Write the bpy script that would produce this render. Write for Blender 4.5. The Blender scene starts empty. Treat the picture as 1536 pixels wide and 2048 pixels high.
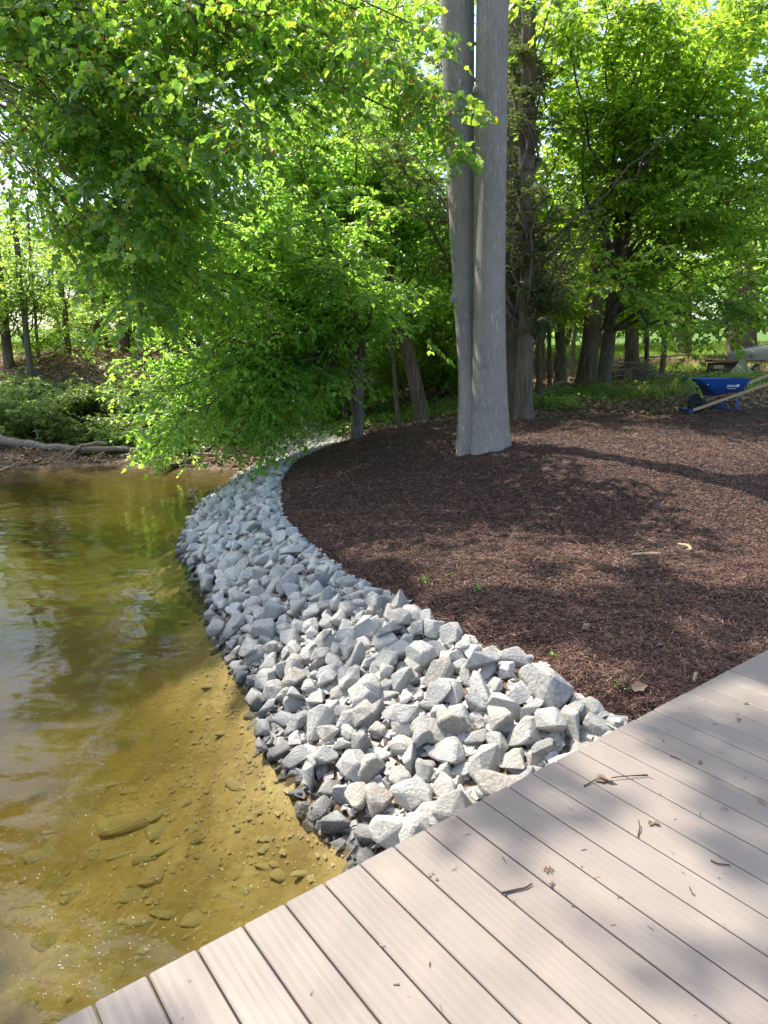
import bpy, bmesh, math, random
import numpy as np
from mathutils import Vector, Matrix

# ------------------------------------------------------------------ camera, sky, sun, exposure
scn = bpy.context.scene
C = scn.collection
EYE = np.array([0.0, 0.0, 2.35]); FPX = 1403.0; PITCH = math.atan2(324, FPX)
cam_d = bpy.data.cameras.new('camera'); cam = bpy.data.objects.new('camera', cam_d); C.objects.link(cam)
cam.location = EYE; cam.rotation_euler = (math.pi / 2 - PITCH, 0, 0)
cam_d.sensor_fit = 'VERTICAL'; cam_d.sensor_height = 36.0; cam_d.sensor_width = 27.0
cam_d.lens = FPX / 2048 * 36.0; cam_d.clip_start = 0.05; cam_d.clip_end = 3000
scn.camera = cam

SUN_EL = math.radians(60); SUN_AZ = np.array([-0.81, 0.585])     # horizontal direction towards the sun
SUN_AZ = SUN_AZ / np.linalg.norm(SUN_AZ)
SUN = np.array([SUN_AZ[0] * math.cos(SUN_EL), SUN_AZ[1] * math.cos(SUN_EL), math.sin(SUN_EL)])
w = bpy.data.worlds.new('World'); scn.world = w; w.use_nodes = True
nt = w.node_tree; nt.nodes.clear()
sky = nt.nodes.new('ShaderNodeTexSky'); sky.sky_type = 'NISHITA'; sky.sun_disc = False
sky.sun_elevation = SUN_EL; sky.sun_rotation = math.atan2(SUN_AZ[0], SUN_AZ[1])
sky.air_density = 1.0; sky.dust_density = 2.5; sky.ozone_density = 1.0
bg = nt.nodes.new('ShaderNodeBackground'); bg.inputs[1].default_value = 0.15
wo = nt.nodes.new('ShaderNodeOutputWorld')
nt.links.new(sky.outputs[0], bg.inputs[0]); nt.links.new(bg.outputs[0], wo.inputs[0])
sd = bpy.data.lights.new('sun', 'SUN'); sd.energy = 3.4; sd.angle = math.radians(0.53); sd.color = (1.0, 0.94, 0.84)
so = bpy.data.objects.new('sun', sd); C.objects.link(so)
so.rotation_euler = Vector(SUN).to_track_quat('Z', 'Y').to_euler(); so.location = (-20, 18, 40)
vs = scn.view_settings
scn.display_settings.display_device = 'sRGB'
vs.view_transform = 'Standard'; vs.look = 'None'; vs.exposure = 1.55; vs.gamma = 1.0; vs.use_curve_mapping = False
cy = scn.cycles
cy.use_denoising = True; cy.max_bounces = 10; cy.diffuse_bounces = 6; cy.glossy_bounces = 3
cy.transmission_bounces = 5; cy.transparent_max_bounces = 8; cy.volume_bounces = 0
cy.caustics_reflective = False; cy.caustics_refractive = False; cy.sample_clamp_indirect = 6.0

R = np.random.default_rng(11); random.seed(11)

# ------------------------------------------------------------------ geometry of the view (used to survey positions)
def ray(u, v):
    x = (u - 768) / FPX; y = -(v - 1024) / FPX
    return np.array([x, math.cos(PITCH) + y * math.sin(PITCH), -math.sin(PITCH) + y * math.cos(PITCH)])
def onz(u, v, z=0.0):
    d = ray(u, v); return EYE + d * ((z - EYE[2]) / d[2])
def ony(u, v, Y):
    d = ray(u, v); return EYE + d * (Y / d[1])
def nrm(a): return a / np.maximum(np.linalg.norm(a, axis=-1, keepdims=True), 1e-9)

def vnoise(x, y, seed=0):
    xi = np.floor(x).astype(np.int64); yi = np.floor(y).astype(np.int64); fx = x - xi; fy = y - yi
    fx = fx * fx * (3 - 2 * fx); fy = fy * fy * (3 - 2 * fy)
    def h(a, b):
        n = (a * 374761393 + b * 668265263 + seed * 974711) & 0xffffffff
        n = ((n ^ (n >> 13)) * 1274126177) & 0xffffffff
        return ((n ^ (n >> 16)) & 0xffff) / 65535.0
    return (h(xi, yi) * (1 - fx) + h(xi + 1, yi) * fx) * (1 - fy) + (h(xi, yi + 1) * (1 - fx) + h(xi + 1, yi + 1) * fx) * fy
def fbm(x, y, seed=0, o=3):
    s = 0; a = 0.5; t = 0
    for k in range(o): s = s + a * vnoise(x * 2**k, y * 2**k, seed + k); t += a; a *= .5
    return s / t

# ------------------------------------------------------------------ mesh builder
class MB:
    def __init__(s): s.V = []; s.F = []; s.n = 0; s.sm = []
    def add(s, V, F, smooth=False):
        V = np.asarray(V, np.float64).reshape(-1, 3)
        if isinstance(F, list):
            sz = sorted({len(f) for f in F}); G = [np.array([f for f in F if len(f) == k], np.int64) for k in sz]; F = G[0]
            for g in G[1:]: s.V.append(V[:0]); s.F.append(g + s.n); s.sm.append(smooth)
        F = np.asarray(F, np.int64)
        s.V.append(V); s.F.append(F + s.n); s.sm.append(smooth); s.n += len(V); return s
    def mesh(s, name):
        me = bpy.data.meshes.new(name)
        V = np.concatenate(s.V); me.vertices.add(len(V)); me.vertices.foreach_set('co', V.astype(np.float32).ravel())
        nl = sum(f.size for f in s.F); npoly = sum(len(f) for f in s.F)
        me.loops.add(nl); me.polygons.add(npoly)
        me.loops.foreach_set('vertex_index', np.concatenate([f.ravel() for f in s.F]).astype(np.int32))
        tot = np.concatenate([np.full(len(f), f.shape[1]) for f in s.F]); st = np.concatenate([[0], np.cumsum(tot)[:-1]])
        me.polygons.foreach_set('loop_start', st.astype(np.int32))
        try: me.polygons.foreach_set('loop_total', tot.astype(np.int32))
        except Exception: pass
        me.polygons.foreach_set('use_smooth', np.concatenate([np.full(len(f), m) for f, m in zip(s.F, s.sm)]))
        me.update(calc_edges=True); me.validate(); return me
    def build(s, name, mat, parent=None, loc=None):
        return link(name, s.mesh(name), mat, parent, loc)

def link(name, me, mat=None, parent=None, loc=None):
    o = bpy.data.objects.new(name, me); C.objects.link(o)
    if mat is not None and not me.materials: me.materials.append(mat)
    if parent is not None: o.parent = parent
    if loc is not None: o.location = loc
    return o
def tag(o, label=None, cat=None, group=None, kind=None):
    if label: o['label'] = label
    if cat: o['category'] = cat
    if group: o['group'] = group
    if kind: o['kind'] = kind
    return o
def thing(name, label, cat, loc=(0, 0, 0), rz=0.0, group=None):
    o = bpy.data.objects.new(name, None); C.objects.link(o); o.location = loc; o.rotation_euler = (0, 0, rz)
    o.empty_display_size = 0.2
    return tag(o, label, cat, group)

def tube(P, r, sides=8, cap=True, twist=0.0):
    P = np.asarray(P, float); r = np.broadcast_to(np.asarray(r, float), (len(P),))
    T = np.gradient(P, axis=0); T = nrm(T)
    ref = np.array([0, 0, 1.0]) if abs(T[:, 2]).mean() < 0.8 else np.array([0, 1.0, 0])
    A = nrm(np.cross(T, ref)); B = np.cross(T, A)
    th = np.linspace(0, 2 * np.pi, sides, endpoint=False)
    V = P[:, None, :] + r[:, None, None] * (np.cos(th)[None, :, None] * A[:, None, :] + np.sin(th)[None, :, None] * B[:, None, :])
    m = len(P); i = np.arange(m - 1)[:, None] * sides; j = np.arange(sides)[None, :]; k = (j + 1) % sides
    F = np.stack([i + j, i + k, i + k + sides, i + j + sides], -1).reshape(-1, 4)
    return V.reshape(-1, 3), F
def addtube(mb, P, r, sides=8, smooth=True):
    V, F = tube(P, r, sides); mb.add(V, F, smooth)
    n = len(V)
    for ring, end in ((range(sides), P[0]), (range(n - sides, n), P[-1])):
        ring = list(ring); VV = np.vstack([V[ring], [end]])
        mb.add(VV, [[a, (a + 1) % sides, sides] for a in range(sides)], smooth)
def tubes_many(mb, P, r0, r1, sides=3):
    """P: (n, m, 3) many polylines at once"""
    n, m, _ = P.shape
    T = nrm(P[:, -1] - P[:, 0]); ref = np.where(np.abs(T[:, 2:3]) < .9, np.array([[0, 0, 1.]]), np.array([[0, 1., 0]]))
    A = nrm(np.cross(T, ref)); B = np.cross(T, A)
    th = np.linspace(0, 2 * np.pi, sides, endpoint=False)
    rr = np.linspace(0, 1, m)[None, :] * (np.asarray(r1) - np.asarray(r0)).reshape(-1, 1) + np.asarray(r0).reshape(-1, 1)
    off = np.cos(th)[None, :, None] * A[:, None, :] + np.sin(th)[None, :, None] * B[:, None, :]
    V = P[:, :, None, :] + rr[:, :, None, None] * off[:, None, :, :]
    base = (np.arange(n) * m * sides)[:, None, None]; i = (np.arange(m - 1) * sides)[None, :, None]; j = np.arange(sides)[None, None, :]; k = (j + 1) % sides
    F = np.stack([base + i + j, base + i + k, base + i + k + sides, base + i + j + sides], -1).reshape(-1, 4)
    mb.add(V.reshape(-1, 3), F, True)
def box(mb, x0, x1, y0, y1, z0, z1):
    V = [(x, y, z) for x in (x0, x1) for y in (y0, y1) for z in (z0, z1)]
    mb.add(V, [(0, 1, 3, 2), (4, 6, 7, 5), (0, 4, 5, 1), (2, 3, 7, 6), (0, 2, 6, 4), (1, 5, 7, 3)])
def curve_pts(a, b, n=7, sag=0.0, wob=0.0, rng=R):
    t = np.linspace(0, 1, n)[:, None]; a = np.asarray(a, float); b = np.asarray(b, float)
    P = a + (b - a) * t; L = np.linalg.norm(b - a)
    P[:, 2] += -sag * 4 * (t * (1 - t))[:, 0] * L
    if wob: 
        N = rng.normal(0, wob * L, (n, 3)); N[0] = N[-1] = 0; P += N
    return P

# ------------------------------------------------------------------ materials
def mat(name):
    m = bpy.data.materials.new(name); m.use_nodes = True
    t = m.node_tree; t.nodes.clear()
    out = t.nodes.new('ShaderNodeOutputMaterial')
    return m, t, out
def N(t, typ, **kw):
    n = t.nodes.new(typ)
    for k, v in kw.items():
        if k.startswith('_'): setattr(n, k[1:], v)
        else: n.inputs[k.replace('__', ' ')].default_value = v
    return n
def ramp(t, stops, interp='LINEAR'):
    n = t.nodes.new('ShaderNodeValToRGB'); n.color_ramp.interpolation = interp; e = n.color_ramp.elements
    while len(e) < len(stops): e.new(0.5)
    for el, (p, c) in zip(e, stops): el.position = p; el.color = (*c, 1) if len(c) == 3 else c
    return n
def L(t, a, b): t.links.new(a, b)
def coords(t, scale=(1, 1, 1), which='Object'):
    tc = N(t, 'ShaderNodeTexCoord'); mp = N(t, 'ShaderNodeMapping'); mp.inputs['Scale'].default_value = scale
    L(t, tc.outputs[which], mp.inputs['Vector']); return mp.outputs[0]
def bump(t, h, strength=.5, dist=.02, nrmin=None):
    b = N(t, 'ShaderNodeBump'); b.inputs['Strength'].default_value = strength; b.inputs['Distance'].default_value = dist
    L(t, h, b.inputs['Height'])
    if nrmin is not None: L(t, nrmin, b.inputs['Normal'])
    return b.outputs[0]
def mixc(t, fac, a, b, blend='MIX'):
    n = t.nodes.new('ShaderNodeMix'); n.data_type = 'RGBA'; n.blend_type = blend
    for i, x in ((0, fac), (6, a), (7, b)):
        if hasattr(x, 'node'): L(t, x, n.inputs[i])
        else: n.inputs[i].default_value = x if i == 0 else (*x, 1)
    return n.outputs[2]
def math_(t, op, a, b=0.0, c=None, clamp=False):
    n = t.nodes.new('ShaderNodeMath'); n.operation = op; n.use_clamp = clamp
    for i, x in enumerate((a, b) if c is None else (a, b, c)):
        if hasattr(x, 'node'): L(t, x, n.inputs[i])
        else: n.inputs[i].default_value = x
    return n.outputs[0]
def noise(t, vec, scale, detail=4, rough=.55, out=0):
    n = N(t, 'ShaderNodeTexNoise'); n.inputs['Scale'].default_value = scale; n.inputs['Detail'].default_value = detail
    n.inputs['Roughness'].default_value = rough
    if vec is not None: L(t, vec, n.inputs['Vector'])
    return n.outputs[out]
def principled(t, out, col, rough=.7, normal=None, spec=.3, metal=0.0):
    p = N(t, 'ShaderNodeBsdfPrincipled')
    for nm, x in (('Base Color', col), ('Roughness', rough), ('Metallic', metal), ('Specular IOR Level', spec)):
        if hasattr(x, 'node'): L(t, x, p.inputs[nm])
        else: p.inputs[nm].default_value = (*x, 1) if nm == 'Base Color' else x
    if normal is not None: L(t, normal, p.inputs['Normal'])
    if out is not None: L(t, p.outputs[0], out.inputs[0])
    return p

def leaf_mat(name, a, b, c, trans, tfac=.48, rough=.36):
    m, t, out = mat(name)
    g = N(t, 'ShaderNodeNewGeometry')
    r = ramp(t, [(0, a), (.55, b), (1, c)]); L(t, g.outputs['Random Per Island'], r.inputs[0])
    big = noise(t, coords(t, which='Object'), .9, 2)
    hs = N(t, 'ShaderNodeHueSaturation'); L(t, r.outputs[0], hs.inputs['Color'])
    L(t, math_(t, 'MULTIPLY_ADD', big, .9, .55), hs.inputs['Value'])
    p = principled(t, None, hs.outputs[0], rough, None, .5)
    tr = N(t, 'ShaderNodeBsdfTranslucent')
    k = (trans[0] / b[0], trans[1] / b[1], trans[2] / b[2])
    L(t, mixc(t, 1.0, hs.outputs[0], k, 'MULTIPLY'), tr.inputs['Color'])
    mx = N(t, 'ShaderNodeMixShader'); mx.inputs[0].default_value = tfac
    L(t, p.outputs[0], mx.inputs[1]); L(t, tr.outputs[0], mx.inputs[2]); L(t, mx.outputs[0], out.inputs[0])
    return m
def bark_mat(name, lo, hi, sx=16, sz=2.2, bs=.8, bd=.02, moss=None):
    m, t, out = mat(name)
    v = coords(t, (sx, sx, sz)); v2 = coords(t, (1, 1, 1))
    n1 = noise(t, v, 1.0, 6, .65); n2 = noise(t, v2, 2.2, 4)
    ridg = math_(t, 'ABSOLUTE', math_(t, 'SUBTRACT', n1, .5))
    f = math_(t, 'MULTIPLY', ridg, 6.0, clamp=True)
    col = mixc(t, f, lo, hi)
    col = mixc(t, math_(t, 'MULTIPLY_ADD', n2, 2.2, -.75, clamp=True), col, (hi[0] * .85, hi[1] * .79, hi[2] * .73))
    if moss: col = mixc(t, math_(t, 'MULTIPLY_ADD', noise(t, v2, 4.5, 5), 4.0, -2.3, clamp=True), col, moss)
    principled(t, out, col, .9, bump(t, f, bs, bd), .15)
    return m

M = {}
M['bark_pale'] = bark_mat('bark_pale', (.37, .335, .305), (.76, .705, .65), 38, 5.0, 1, .035)
M['bark_grey'] = bark_mat('bark_grey', (.12, .105, .09), (.27, .245, .21), 15, 2.0, 1, .03, (.14, .17, .08))
M['bark_brown'] = bark_mat('bark_brown', (.085, .064, .048), (.31, .24, .185), 13, 1.8, 1, .035)
M['bark_cedar'] = bark_mat('bark_cedar', (.12, .09, .07), (.38, .32, .265), 22, 1.0, 1, .035)
M['bark_dead'] = bark_mat('bark_dead', (.15, .12, .09), (.36, .31, .26), 18, 2.5, .7, .015)
M['twig'] = bark_mat('twig_bark', (.04, .03, .022), (.11, .085, .065), 30, 6, .3, .004)
M['leaf_maple'] = leaf_mat('leaf_maple', (.06, .13, .03), (.095, .18, .035), (.15, .215, .035), (.44, .76, .07), .55)
M['leaf_beech'] = leaf_mat('leaf_beech', (.08, .16, .035), (.105, .195, .04), (.145, .24, .05), (.50, .84, .10), .57)
M['leaf_right'] = leaf_mat('leaf_right', (.065, .125, .025), (.10, .17, .03), (.15, .22, .045), (.50, .76, .06), .56)
M['leaf_pale'] = leaf_mat('leaf_pale', (.10, .18, .04), (.13, .23, .045), (.17, .27, .06), (.52, .78, .10), .56)
M['leaf_shrub'] = leaf_mat('leaf_shrub', (.09, .16, .045), (.13, .21, .06), (.2, .26, .09), (.4, .56, .1), .45, .35)
M['leaf_cedar'] = leaf_mat('leaf_cedar', (.075, .11, .04), (.11, .15, .05), (.17, .17, .065), (.22, .32, .06), .4, .6)
M['samara'] = leaf_mat('samara', (.3, .1, .03), (.42, .15, .04), (.45, .22, .06), (.8, .3, .05), .5)
M['grass'] = leaf_mat('grass_blades', (.08, .15, .025), (.12, .2, .04), (.19, .25, .06), (.45, .6, .08), .48)
M['dry_leaf'] = leaf_mat('dry_leaf', (.12, .075, .045), (.22, .145, .09), (.34, .25, .17), (.2, .12, .06), .2, .7)
M['weed'] = leaf_mat('weed_leaf', (.1, .2, .02), (.14, .26, .03), (.18, .3, .05), (.3, .55, .05), .45)

def stone_mat():
    m, t, out = mat('riprap_stone')
    g = N(t, 'ShaderNodeNewGeometry'); oi = N(t, 'ShaderNodeObjectInfo')
    rnd = math_(t, 'FRACT', math_(t, 'ADD', oi.outputs['Random'], g.outputs['Random Per Island']))
    base = ramp(t, [(0, (.2, .2, .195)), (.08, (.30, .295, .28)), (.25, (.42, .405, .365)), (.55, (.50, .48, .425)), (.72, (.36, .36, .355)), (.84, (.47, .43, .35)), (.95, (.29, .24, .19)), (1, (.48, .47, .44))])
    L(t, rnd, base.inputs[0])
    v = coords(t)
    n1 = noise(t, v, 7, 6, .6); n2 = noise(t, v, 60, 3, .7); n3 = noise(t, v, 170, 2, .6)
    c = mixc(t, math_(t, 'MULTIPLY_ADD', n1, 2.0, -.7, clamp=True), base.outputs[0], (.58, .555, .49))
    tanv = N(t, 'ShaderNodeVectorMath'); tanv.operation = 'ADD'; L(t, g.outputs['Position'], tanv.inputs[0]); L(t, v, tanv.inputs[1])
    c = mixc(t, math_(t, 'MULTIPLY', math_(t, 'MULTIPLY_ADD', noise(t, tanv.outputs[0], 3.2, 4), 3.0, -1.45, clamp=True), .5), c, (.40, .335, .245))
    c = mixc(t, math_(t, 'MULTIPLY_ADD', n2, 3.2, -1.6, clamp=True), c, (.15, .15, .15))
    c = mixc(t, math_(t, 'MULTIPLY_ADD', n3, 3.0, -1.7, clamp=True), c, (.55, .54, .51))
    sep = N(t, 'ShaderNodeSeparateXYZ'); L(t, g.outputs['Position'], sep.inputs[0])
    wz = math_(t, 'ADD', sep.outputs[2], math_(t, 'MULTIPLY', noise(t, g.outputs['Position'], 5, 3), .14))
    wet = math_(t, 'MULTIPLY_ADD', wz, -9.0, 1.75, clamp=True)
    c2 = mixc(t, wet, c, mixc(t, .8, c, (.045, .043, .042)))
    rough = math_(t, 'MULTIPLY_ADD', wet, -.5, .88)
    h = math_(t, 'ADD', math_(t, 'MULTIPLY', n1, 1.0), math_(t, 'MULTIPLY', n2, .28))
    principled(t, out, c2, rough, bump(t, h, .8, .035), .3)
    return m
M['stone'] = stone_mat()
def bed_stone_mat():
    m, t, out = mat('algae_stone')
    v = coords(t); n = noise(t, v, 9, 4)
    oi = N(t, 'ShaderNodeObjectInfo')
    c = mixc(t, n, (.27, .215, .12), (.46, .38, .22))
    c = mixc(t, math_(t, 'MULTIPLY', oi.outputs['Random'], .5), c, (.22, .19, .10))
    principled(t, out, c, .9, bump(t, n, .5, .02), .1); return m
M['bed_stone'] = bed_stone_mat()
def bed_mat():
    m, t, out = mat('lake_bed_silt')
    v = coords(t); n1 = noise(t, v, 1.1, 4, .6); n2 = noise(t, v, 22, 4, .7)
    vo = N(t, 'ShaderNodeTexVoronoi'); vo.inputs['Scale'].default_value = 26; L(t, v, vo.inputs['Vector'])
    r = ramp(t, [(.3, (.20, .145, .07)), (.5, (.33, .245, .115)), (.7, (.48, .375, .2))]); L(t, n1, r.inputs[0])
    c = mixc(t, math_(t, 'MULTIPLY_ADD', n2, 2.4, -1.0, clamp=True), r.outputs[0], (.20, .145, .06))
    principled(t, out, c, .95, bump(t, math_(t, 'ADD', n2, vo.outputs['Distance']), .5, .009), .1); return m
M['bed'] = bed_mat()
def ground_mat():
    m, t, out = mat('leaf_litter_ground')
    v = coords(t); n1 = noise(t, v, .8, 5, .6); n2 = noise(t, v, 14, 5, .7)
    r = ramp(t, [(.25, (.05, .034, .022)), (.5, (.13, .09, .06)), (.75, (.27, .2, .14))]); L(t, n2, r.inputs[0])
    at = N(t, 'ShaderNodeAttribute'); at.attribute_name = 'grassy'
    gcol = mixc(t, n2, (.055, .11, .02), (.12, .19, .045))
    f = math_(t, 'MULTIPLY_ADD', math_(t, 'ADD', at.outputs['Fac'], math_(t, 'MULTIPLY_ADD', n1, 1.0, -.5)), 4.0, -1.5, clamp=True)
    c = mixc(t, f, r.outputs[0], gcol)
    principled(t, out, c, .95, bump(t, n2, .7, .05), .1); return m
M['ground'] = ground_mat()
def mulch_mat(name, island):
    m, t, out = mat(name)
    v = coords(t)
    n1 = noise(t, v, 1.2, 3); n2 = noise(t, v, 55, 5, .7)
    if island:
        g = N(t, 'ShaderNodeNewGeometry')
        r = ramp(t, [(0, (.026, .013, .0095)), (.5, (.095, .047, .033)), (.88, (.20, .109, .075)), (.988, (.30, .18, .125)), (1, (.38, .27, .2))]); L(t, g.outputs['Random Per Island'], r.inputs[0])
    else:
        r = ramp(t, [(.3, (.018, .01, .009)), (.55, (.07, .04, .034)), (.8, (.16, .095, .078))]); L(t, n2, r.inputs[0])
    c = mixc(t, math_(t, 'MULTIPLY_ADD', n1, 1.4, -.55, clamp=True), r.outputs[0], mixc(t, 1.0, r.outputs[0], (.72, .68, .7), 'MULTIPLY'))
    principled(t, out, c, .65, bump(t, n2, 1, .03) if not island else None, .3); return m
M['mulch'] = mulch_mat('mulch_base', False); M['shred'] = mulch_mat('mulch_shreds', True)
def deck_mat():
    m, t, out = mat('composite_decking')
    oi = N(t, 'ShaderNodeObjectInfo')
    tc = N(t, 'ShaderNodeTexCoord'); mp = N(t, 'ShaderNodeMapping')
    cmb = N(t, 'ShaderNodeCombineXYZ'); L(t, math_(t, 'MULTIPLY', oi.outputs['Random'], 37.0), cmb.inputs[0]); L(t, math_(t, 'MULTIPLY', oi.outputs['Random'], 11.0), cmb.inputs[1])
    ad = N(t, 'ShaderNodeVectorMath'); ad.operation = 'ADD'; L(t, tc.outputs['Object'], ad.inputs[0]); L(t, cmb.outputs[0], ad.inputs[1])
    L(t, ad.outputs[0], mp.inputs[0]); mp.inputs['Scale'].default_value = (1, 11, 11)
    wv = N(t, 'ShaderNodeTexWave'); wv.bands_direction = 'Y'; wv.inputs['Scale'].default_value = .9; wv.inputs['Distortion'].default_value = 9; wv.inputs['Detail'].default_value = 3; wv.inputs['Detail Scale'].default_value = .7
    L(t, mp.outputs[0], wv.inputs['Vector'])
    mp2 = N(t, 'ShaderNodeMapping'); mp2.inputs['Scale'].default_value = (6, 130, 130); L(t, ad.outputs[0], mp2.inputs[0])
    fine = noise(t, mp2.outputs[0], 1, 3, .6); big = noise(t, ad.outputs[0], 2.3, 3)
    c = mixc(t, oi.outputs['Random'], (.208, .173, .147), (.23, .195, .166))
    c = mixc(t, math_(t, 'MULTIPLY_ADD', wv.outputs['Fac'], -.08, .07, clamp=True), c, (.175, .147, .125))
    c = mixc(t, math_(t, 'MULTIPLY_ADD', fine, 1.0, -.45, clamp=True), c, (.15, .127, .108))
    c = mixc(t, math_(t, 'MULTIPLY_ADD', big, 2.4, -1.2, clamp=True), c, (.275, .22, .165))
    h = math_(t, 'ADD', math_(t, 'MULTIPLY', wv.outputs['Fac'], .8), fine)
    principled(t, out, c, math_(t, 'MULTIPLY_ADD', fine, .25, .42), bump(t, h, .22, .003), .35); return m
M['deck'] = deck_mat()
def plain(name, col, rough=.6, metal=0.0, bs=0.0, sc=20, var=.25, spec=.4):
    m, t, out = mat(name); v = coords(t); n = noise(t, v, sc, 4)
    c = mixc(t, math_(t, 'MULTIPLY', n, var * 2), col, tuple(x * .55 for x in col))
    principled(t, out, c, rough, bump(t, n, bs, .01) if bs else None, spec, metal); return m
M['fascia'] = plain('deck_fascia', (.2, .165, .14), .6, bs=.3)
M['blue_steel'] = plain('blue_painted_steel', (.014, .075, .30), .35, 0, .05, 9, .15, .5)
M['blue_dark'] = plain('dark_blue_bracket', (.015, .045, .14), .4)
M['tyre'] = plain('tyre_rubber', (.022, .022, .024), .75)
M['ash_wood'] = plain('pale_ash_wood', (.46, .33, .2), .6, 0, .2, 30, .2)
M['white_print'] = plain('white_print', (.75, .78, .8), .6, var=.05)
M['dark_print'] = plain('dark_print', (.03, .03, .03), .6, var=.05)
M['hull'] = plain('weathered_hull', (.36, .33, .29), .7, 0, .2, 6, .35)
M['hull_edge'] = plain('weathered_gunwale', (.28, .25, .21), .7, 0, .2, 6, .35)
M['rust'] = plain('rusty_board', (.22, .1, .045), .8, 0, .4, 12, .5)
M['oldwood'] = plain('old_timber', (.18, .14, .1), .85, 0, .5, 14, .5)
M['tarp'] = plain('olive_sheet', (.22, .2, .12), .75, 0, .3, 8, .35)
M['cutwood'] = plain('cut_wood', (.55, .42, .24), .8, 0, .3, 25, .3)
M['chipwood'] = plain('bleached_wood', (.42, .31, .19), .8, 0, .4, 30, .35)

def water_mat():
    m, t, out = mat('lake_water')
    g = N(t, 'ShaderNodeNewGeometry')
    mp = N(t, 'ShaderNodeMapping'); L(t, g.outputs['Position'], mp.inputs[0]); mp.inputs['Scale'].default_value = (1.0, 1.5, 1); mp.inputs['Rotation'].default_value = (0, 0, .25)
    n1 = noise(t, mp.outputs[0], 1.9, 2, .5); n2 = noise(t, mp.outputs[0], 7.5, 3, .55)
    big = noise(t, g.outputs['Position'], .25, 2)
    h = math_(t, 'ADD', n1, math_(t, 'MULTIPLY', n2, .11))
    h = math_(t, 'MULTIPLY', h, math_(t, 'MULTIPLY_ADD', big, 1.6, .1))
    nb = bump(t, h, 1.0, .019)
    fr = N(t, 'ShaderNodeFresnel'); fr.inputs['IOR'].default_value = 1.333; L(t, nb, fr.inputs['Normal'])
    tr = N(t, 'ShaderNodeBsdfTransparent'); tr.inputs[0].default_value = (.97, .97, .93, 1)
    gl = N(t, 'ShaderNodeBsdfGlossy'); gl.inputs['Roughness'].default_value = .0; L(t, nb, gl.inputs['Normal'])
    mx = N(t, 'ShaderNodeMixShader'); L(t, fr.outputs[0], mx.inputs[0]); L(t, tr.outputs[0], mx.inputs[1]); L(t, gl.outputs[0], mx.inputs[2])
    L(t, mx.outputs[0], out.inputs['Surface'])
    sc_ = N(t, 'ShaderNodeVolumeScatter'); sc_.inputs['Color'].default_value = (.82, .60, .16, 1); sc_.inputs['Density'].default_value = .33; sc_.inputs['Anisotropy'].default_value = .2
    ab = N(t, 'ShaderNodeVolumeAbsorption'); ab.inputs['Color'].default_value = (.56, .54, .26, 1); ab.inputs['Density'].default_value = 2.3
    ads = N(t, 'ShaderNodeAddShader'); L(t, sc_.outputs[0], ads.inputs[0]); L(t, ab.outputs[0], ads.inputs[1]); L(t, ads.outputs[0], out.inputs['Volume'])
    return m
M['water'] = water_mat()

# ------------------------------------------------------------------ terrain heights
DZ = 0.65                                                # deck surface above the water
waterline = [(370, 1095), (388, 1050), (402, 1020), (425, 1000), (470, 970), (550, 932), (400, 1160), (430, 1230), (455, 1295), (520, 1400), (540, 1490), (600, 1570), (655, 1650), (705, 1695)]
mulch_edge = [(690, 884, .72), (640, 903, .58), (585, 928, .52), (560, 955, .5), (560, 1010, .5), (598, 1060, .5), (650, 1100, .5), (700, 1135, .5), (745, 1155, .5), (832, 1195, .52), (930, 1262, .55), (1085, 1305, .56), (1110, 1345, .56), (1190, 1385, .56), (1262, 1428, .56)]
ctrl = [onz(u, v, 0.0) for u, v in waterline] + [onz(u, v, z - .04) for u, v, z in mulch_edge]
for u, v in [(0, 922), (100, 926), (200, 930), (300, 934), (400, 938), (480, 938)]: ctrl.append(onz(u, v, 0.0))
for u, v, Y in [(0, 895, 15.4), (150, 892, 15.4), (300, 890, 15.4), (450, 898, 14.9), (560, 900, 14.6), (100, 903, 14.9), (200, 905, 14.9), (20, 900, 14.9),
                (965, 903, 10.0), (1026, 884, 10.1), (908, 921, 9.9), (1045, 838, 13.2), (1430, 826, 13.2), (1536, 815, 13.0), (1250, 838, 13.0), (1140, 842, 13.0),
                (715, 872, 12.8), (845, 842, 14.4), (797, 852, 14.2), (1190, 778, 18.0), (1260, 756, 21), (1500, 748, 19.5), (1330, 742, 22), (1120, 770, 19),
                (1400, 697, 30), (1536, 693, 30), (1050, 705, 32), (1400, 640, 90), (1700, 630, 90), (1050, 655, 90),
                (15, 730, 21), (60, 742, 20.5), (135, 706, 24), (300, 705, 24), (0, 690, 32), (250, 690, 32), (-400, 735, 21), (600, 790, 19), (850, 770, 20), (700, 740, 25), (850, 720, 28),
                (100, 660, 90), (600, 665, 90), (-600, 660, 90), (1250, 940, 8.5), (1536, 940, 8.6), (1500, 1100, 6.2), (1900, 1100, 6.5), (2000, 850, 13), (2100, 700, 30), (1150, 1090, 6.4), (850, 1020, 8.0)]:
    ctrl.append(ony(u, v, Y))
for u, v in [(1350, 1385), (1450, 1330), (1536, 1300)]: ctrl.append(onz(u, v, .54))
ctrl.append((3.6, 3.6, .58)); ctrl.append((4, 1, .5)); ctrl.append((2.5, 1.5, .35)); ctrl.append((1.0, 1.2, -.1))
for u, v, z in [(300, 1100, -.8), (200, 1000, -1.0), (380, 960, -.6), (100, 1250, -.85), (350, 1260, -.42), (250, 1500, -.42), (420, 1500, -.24), (100, 1650, -.45), (330, 1700, -.36), (520, 1680, -.22), (600, 1760, -.24), (150, 1900, -.42), (400, 1850, -.36), (-300, 1300, -1.0), (-300, 950, -1.0), (120, 1400, -.6)]:
    ctrl.append(onz(u, v, z))
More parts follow.
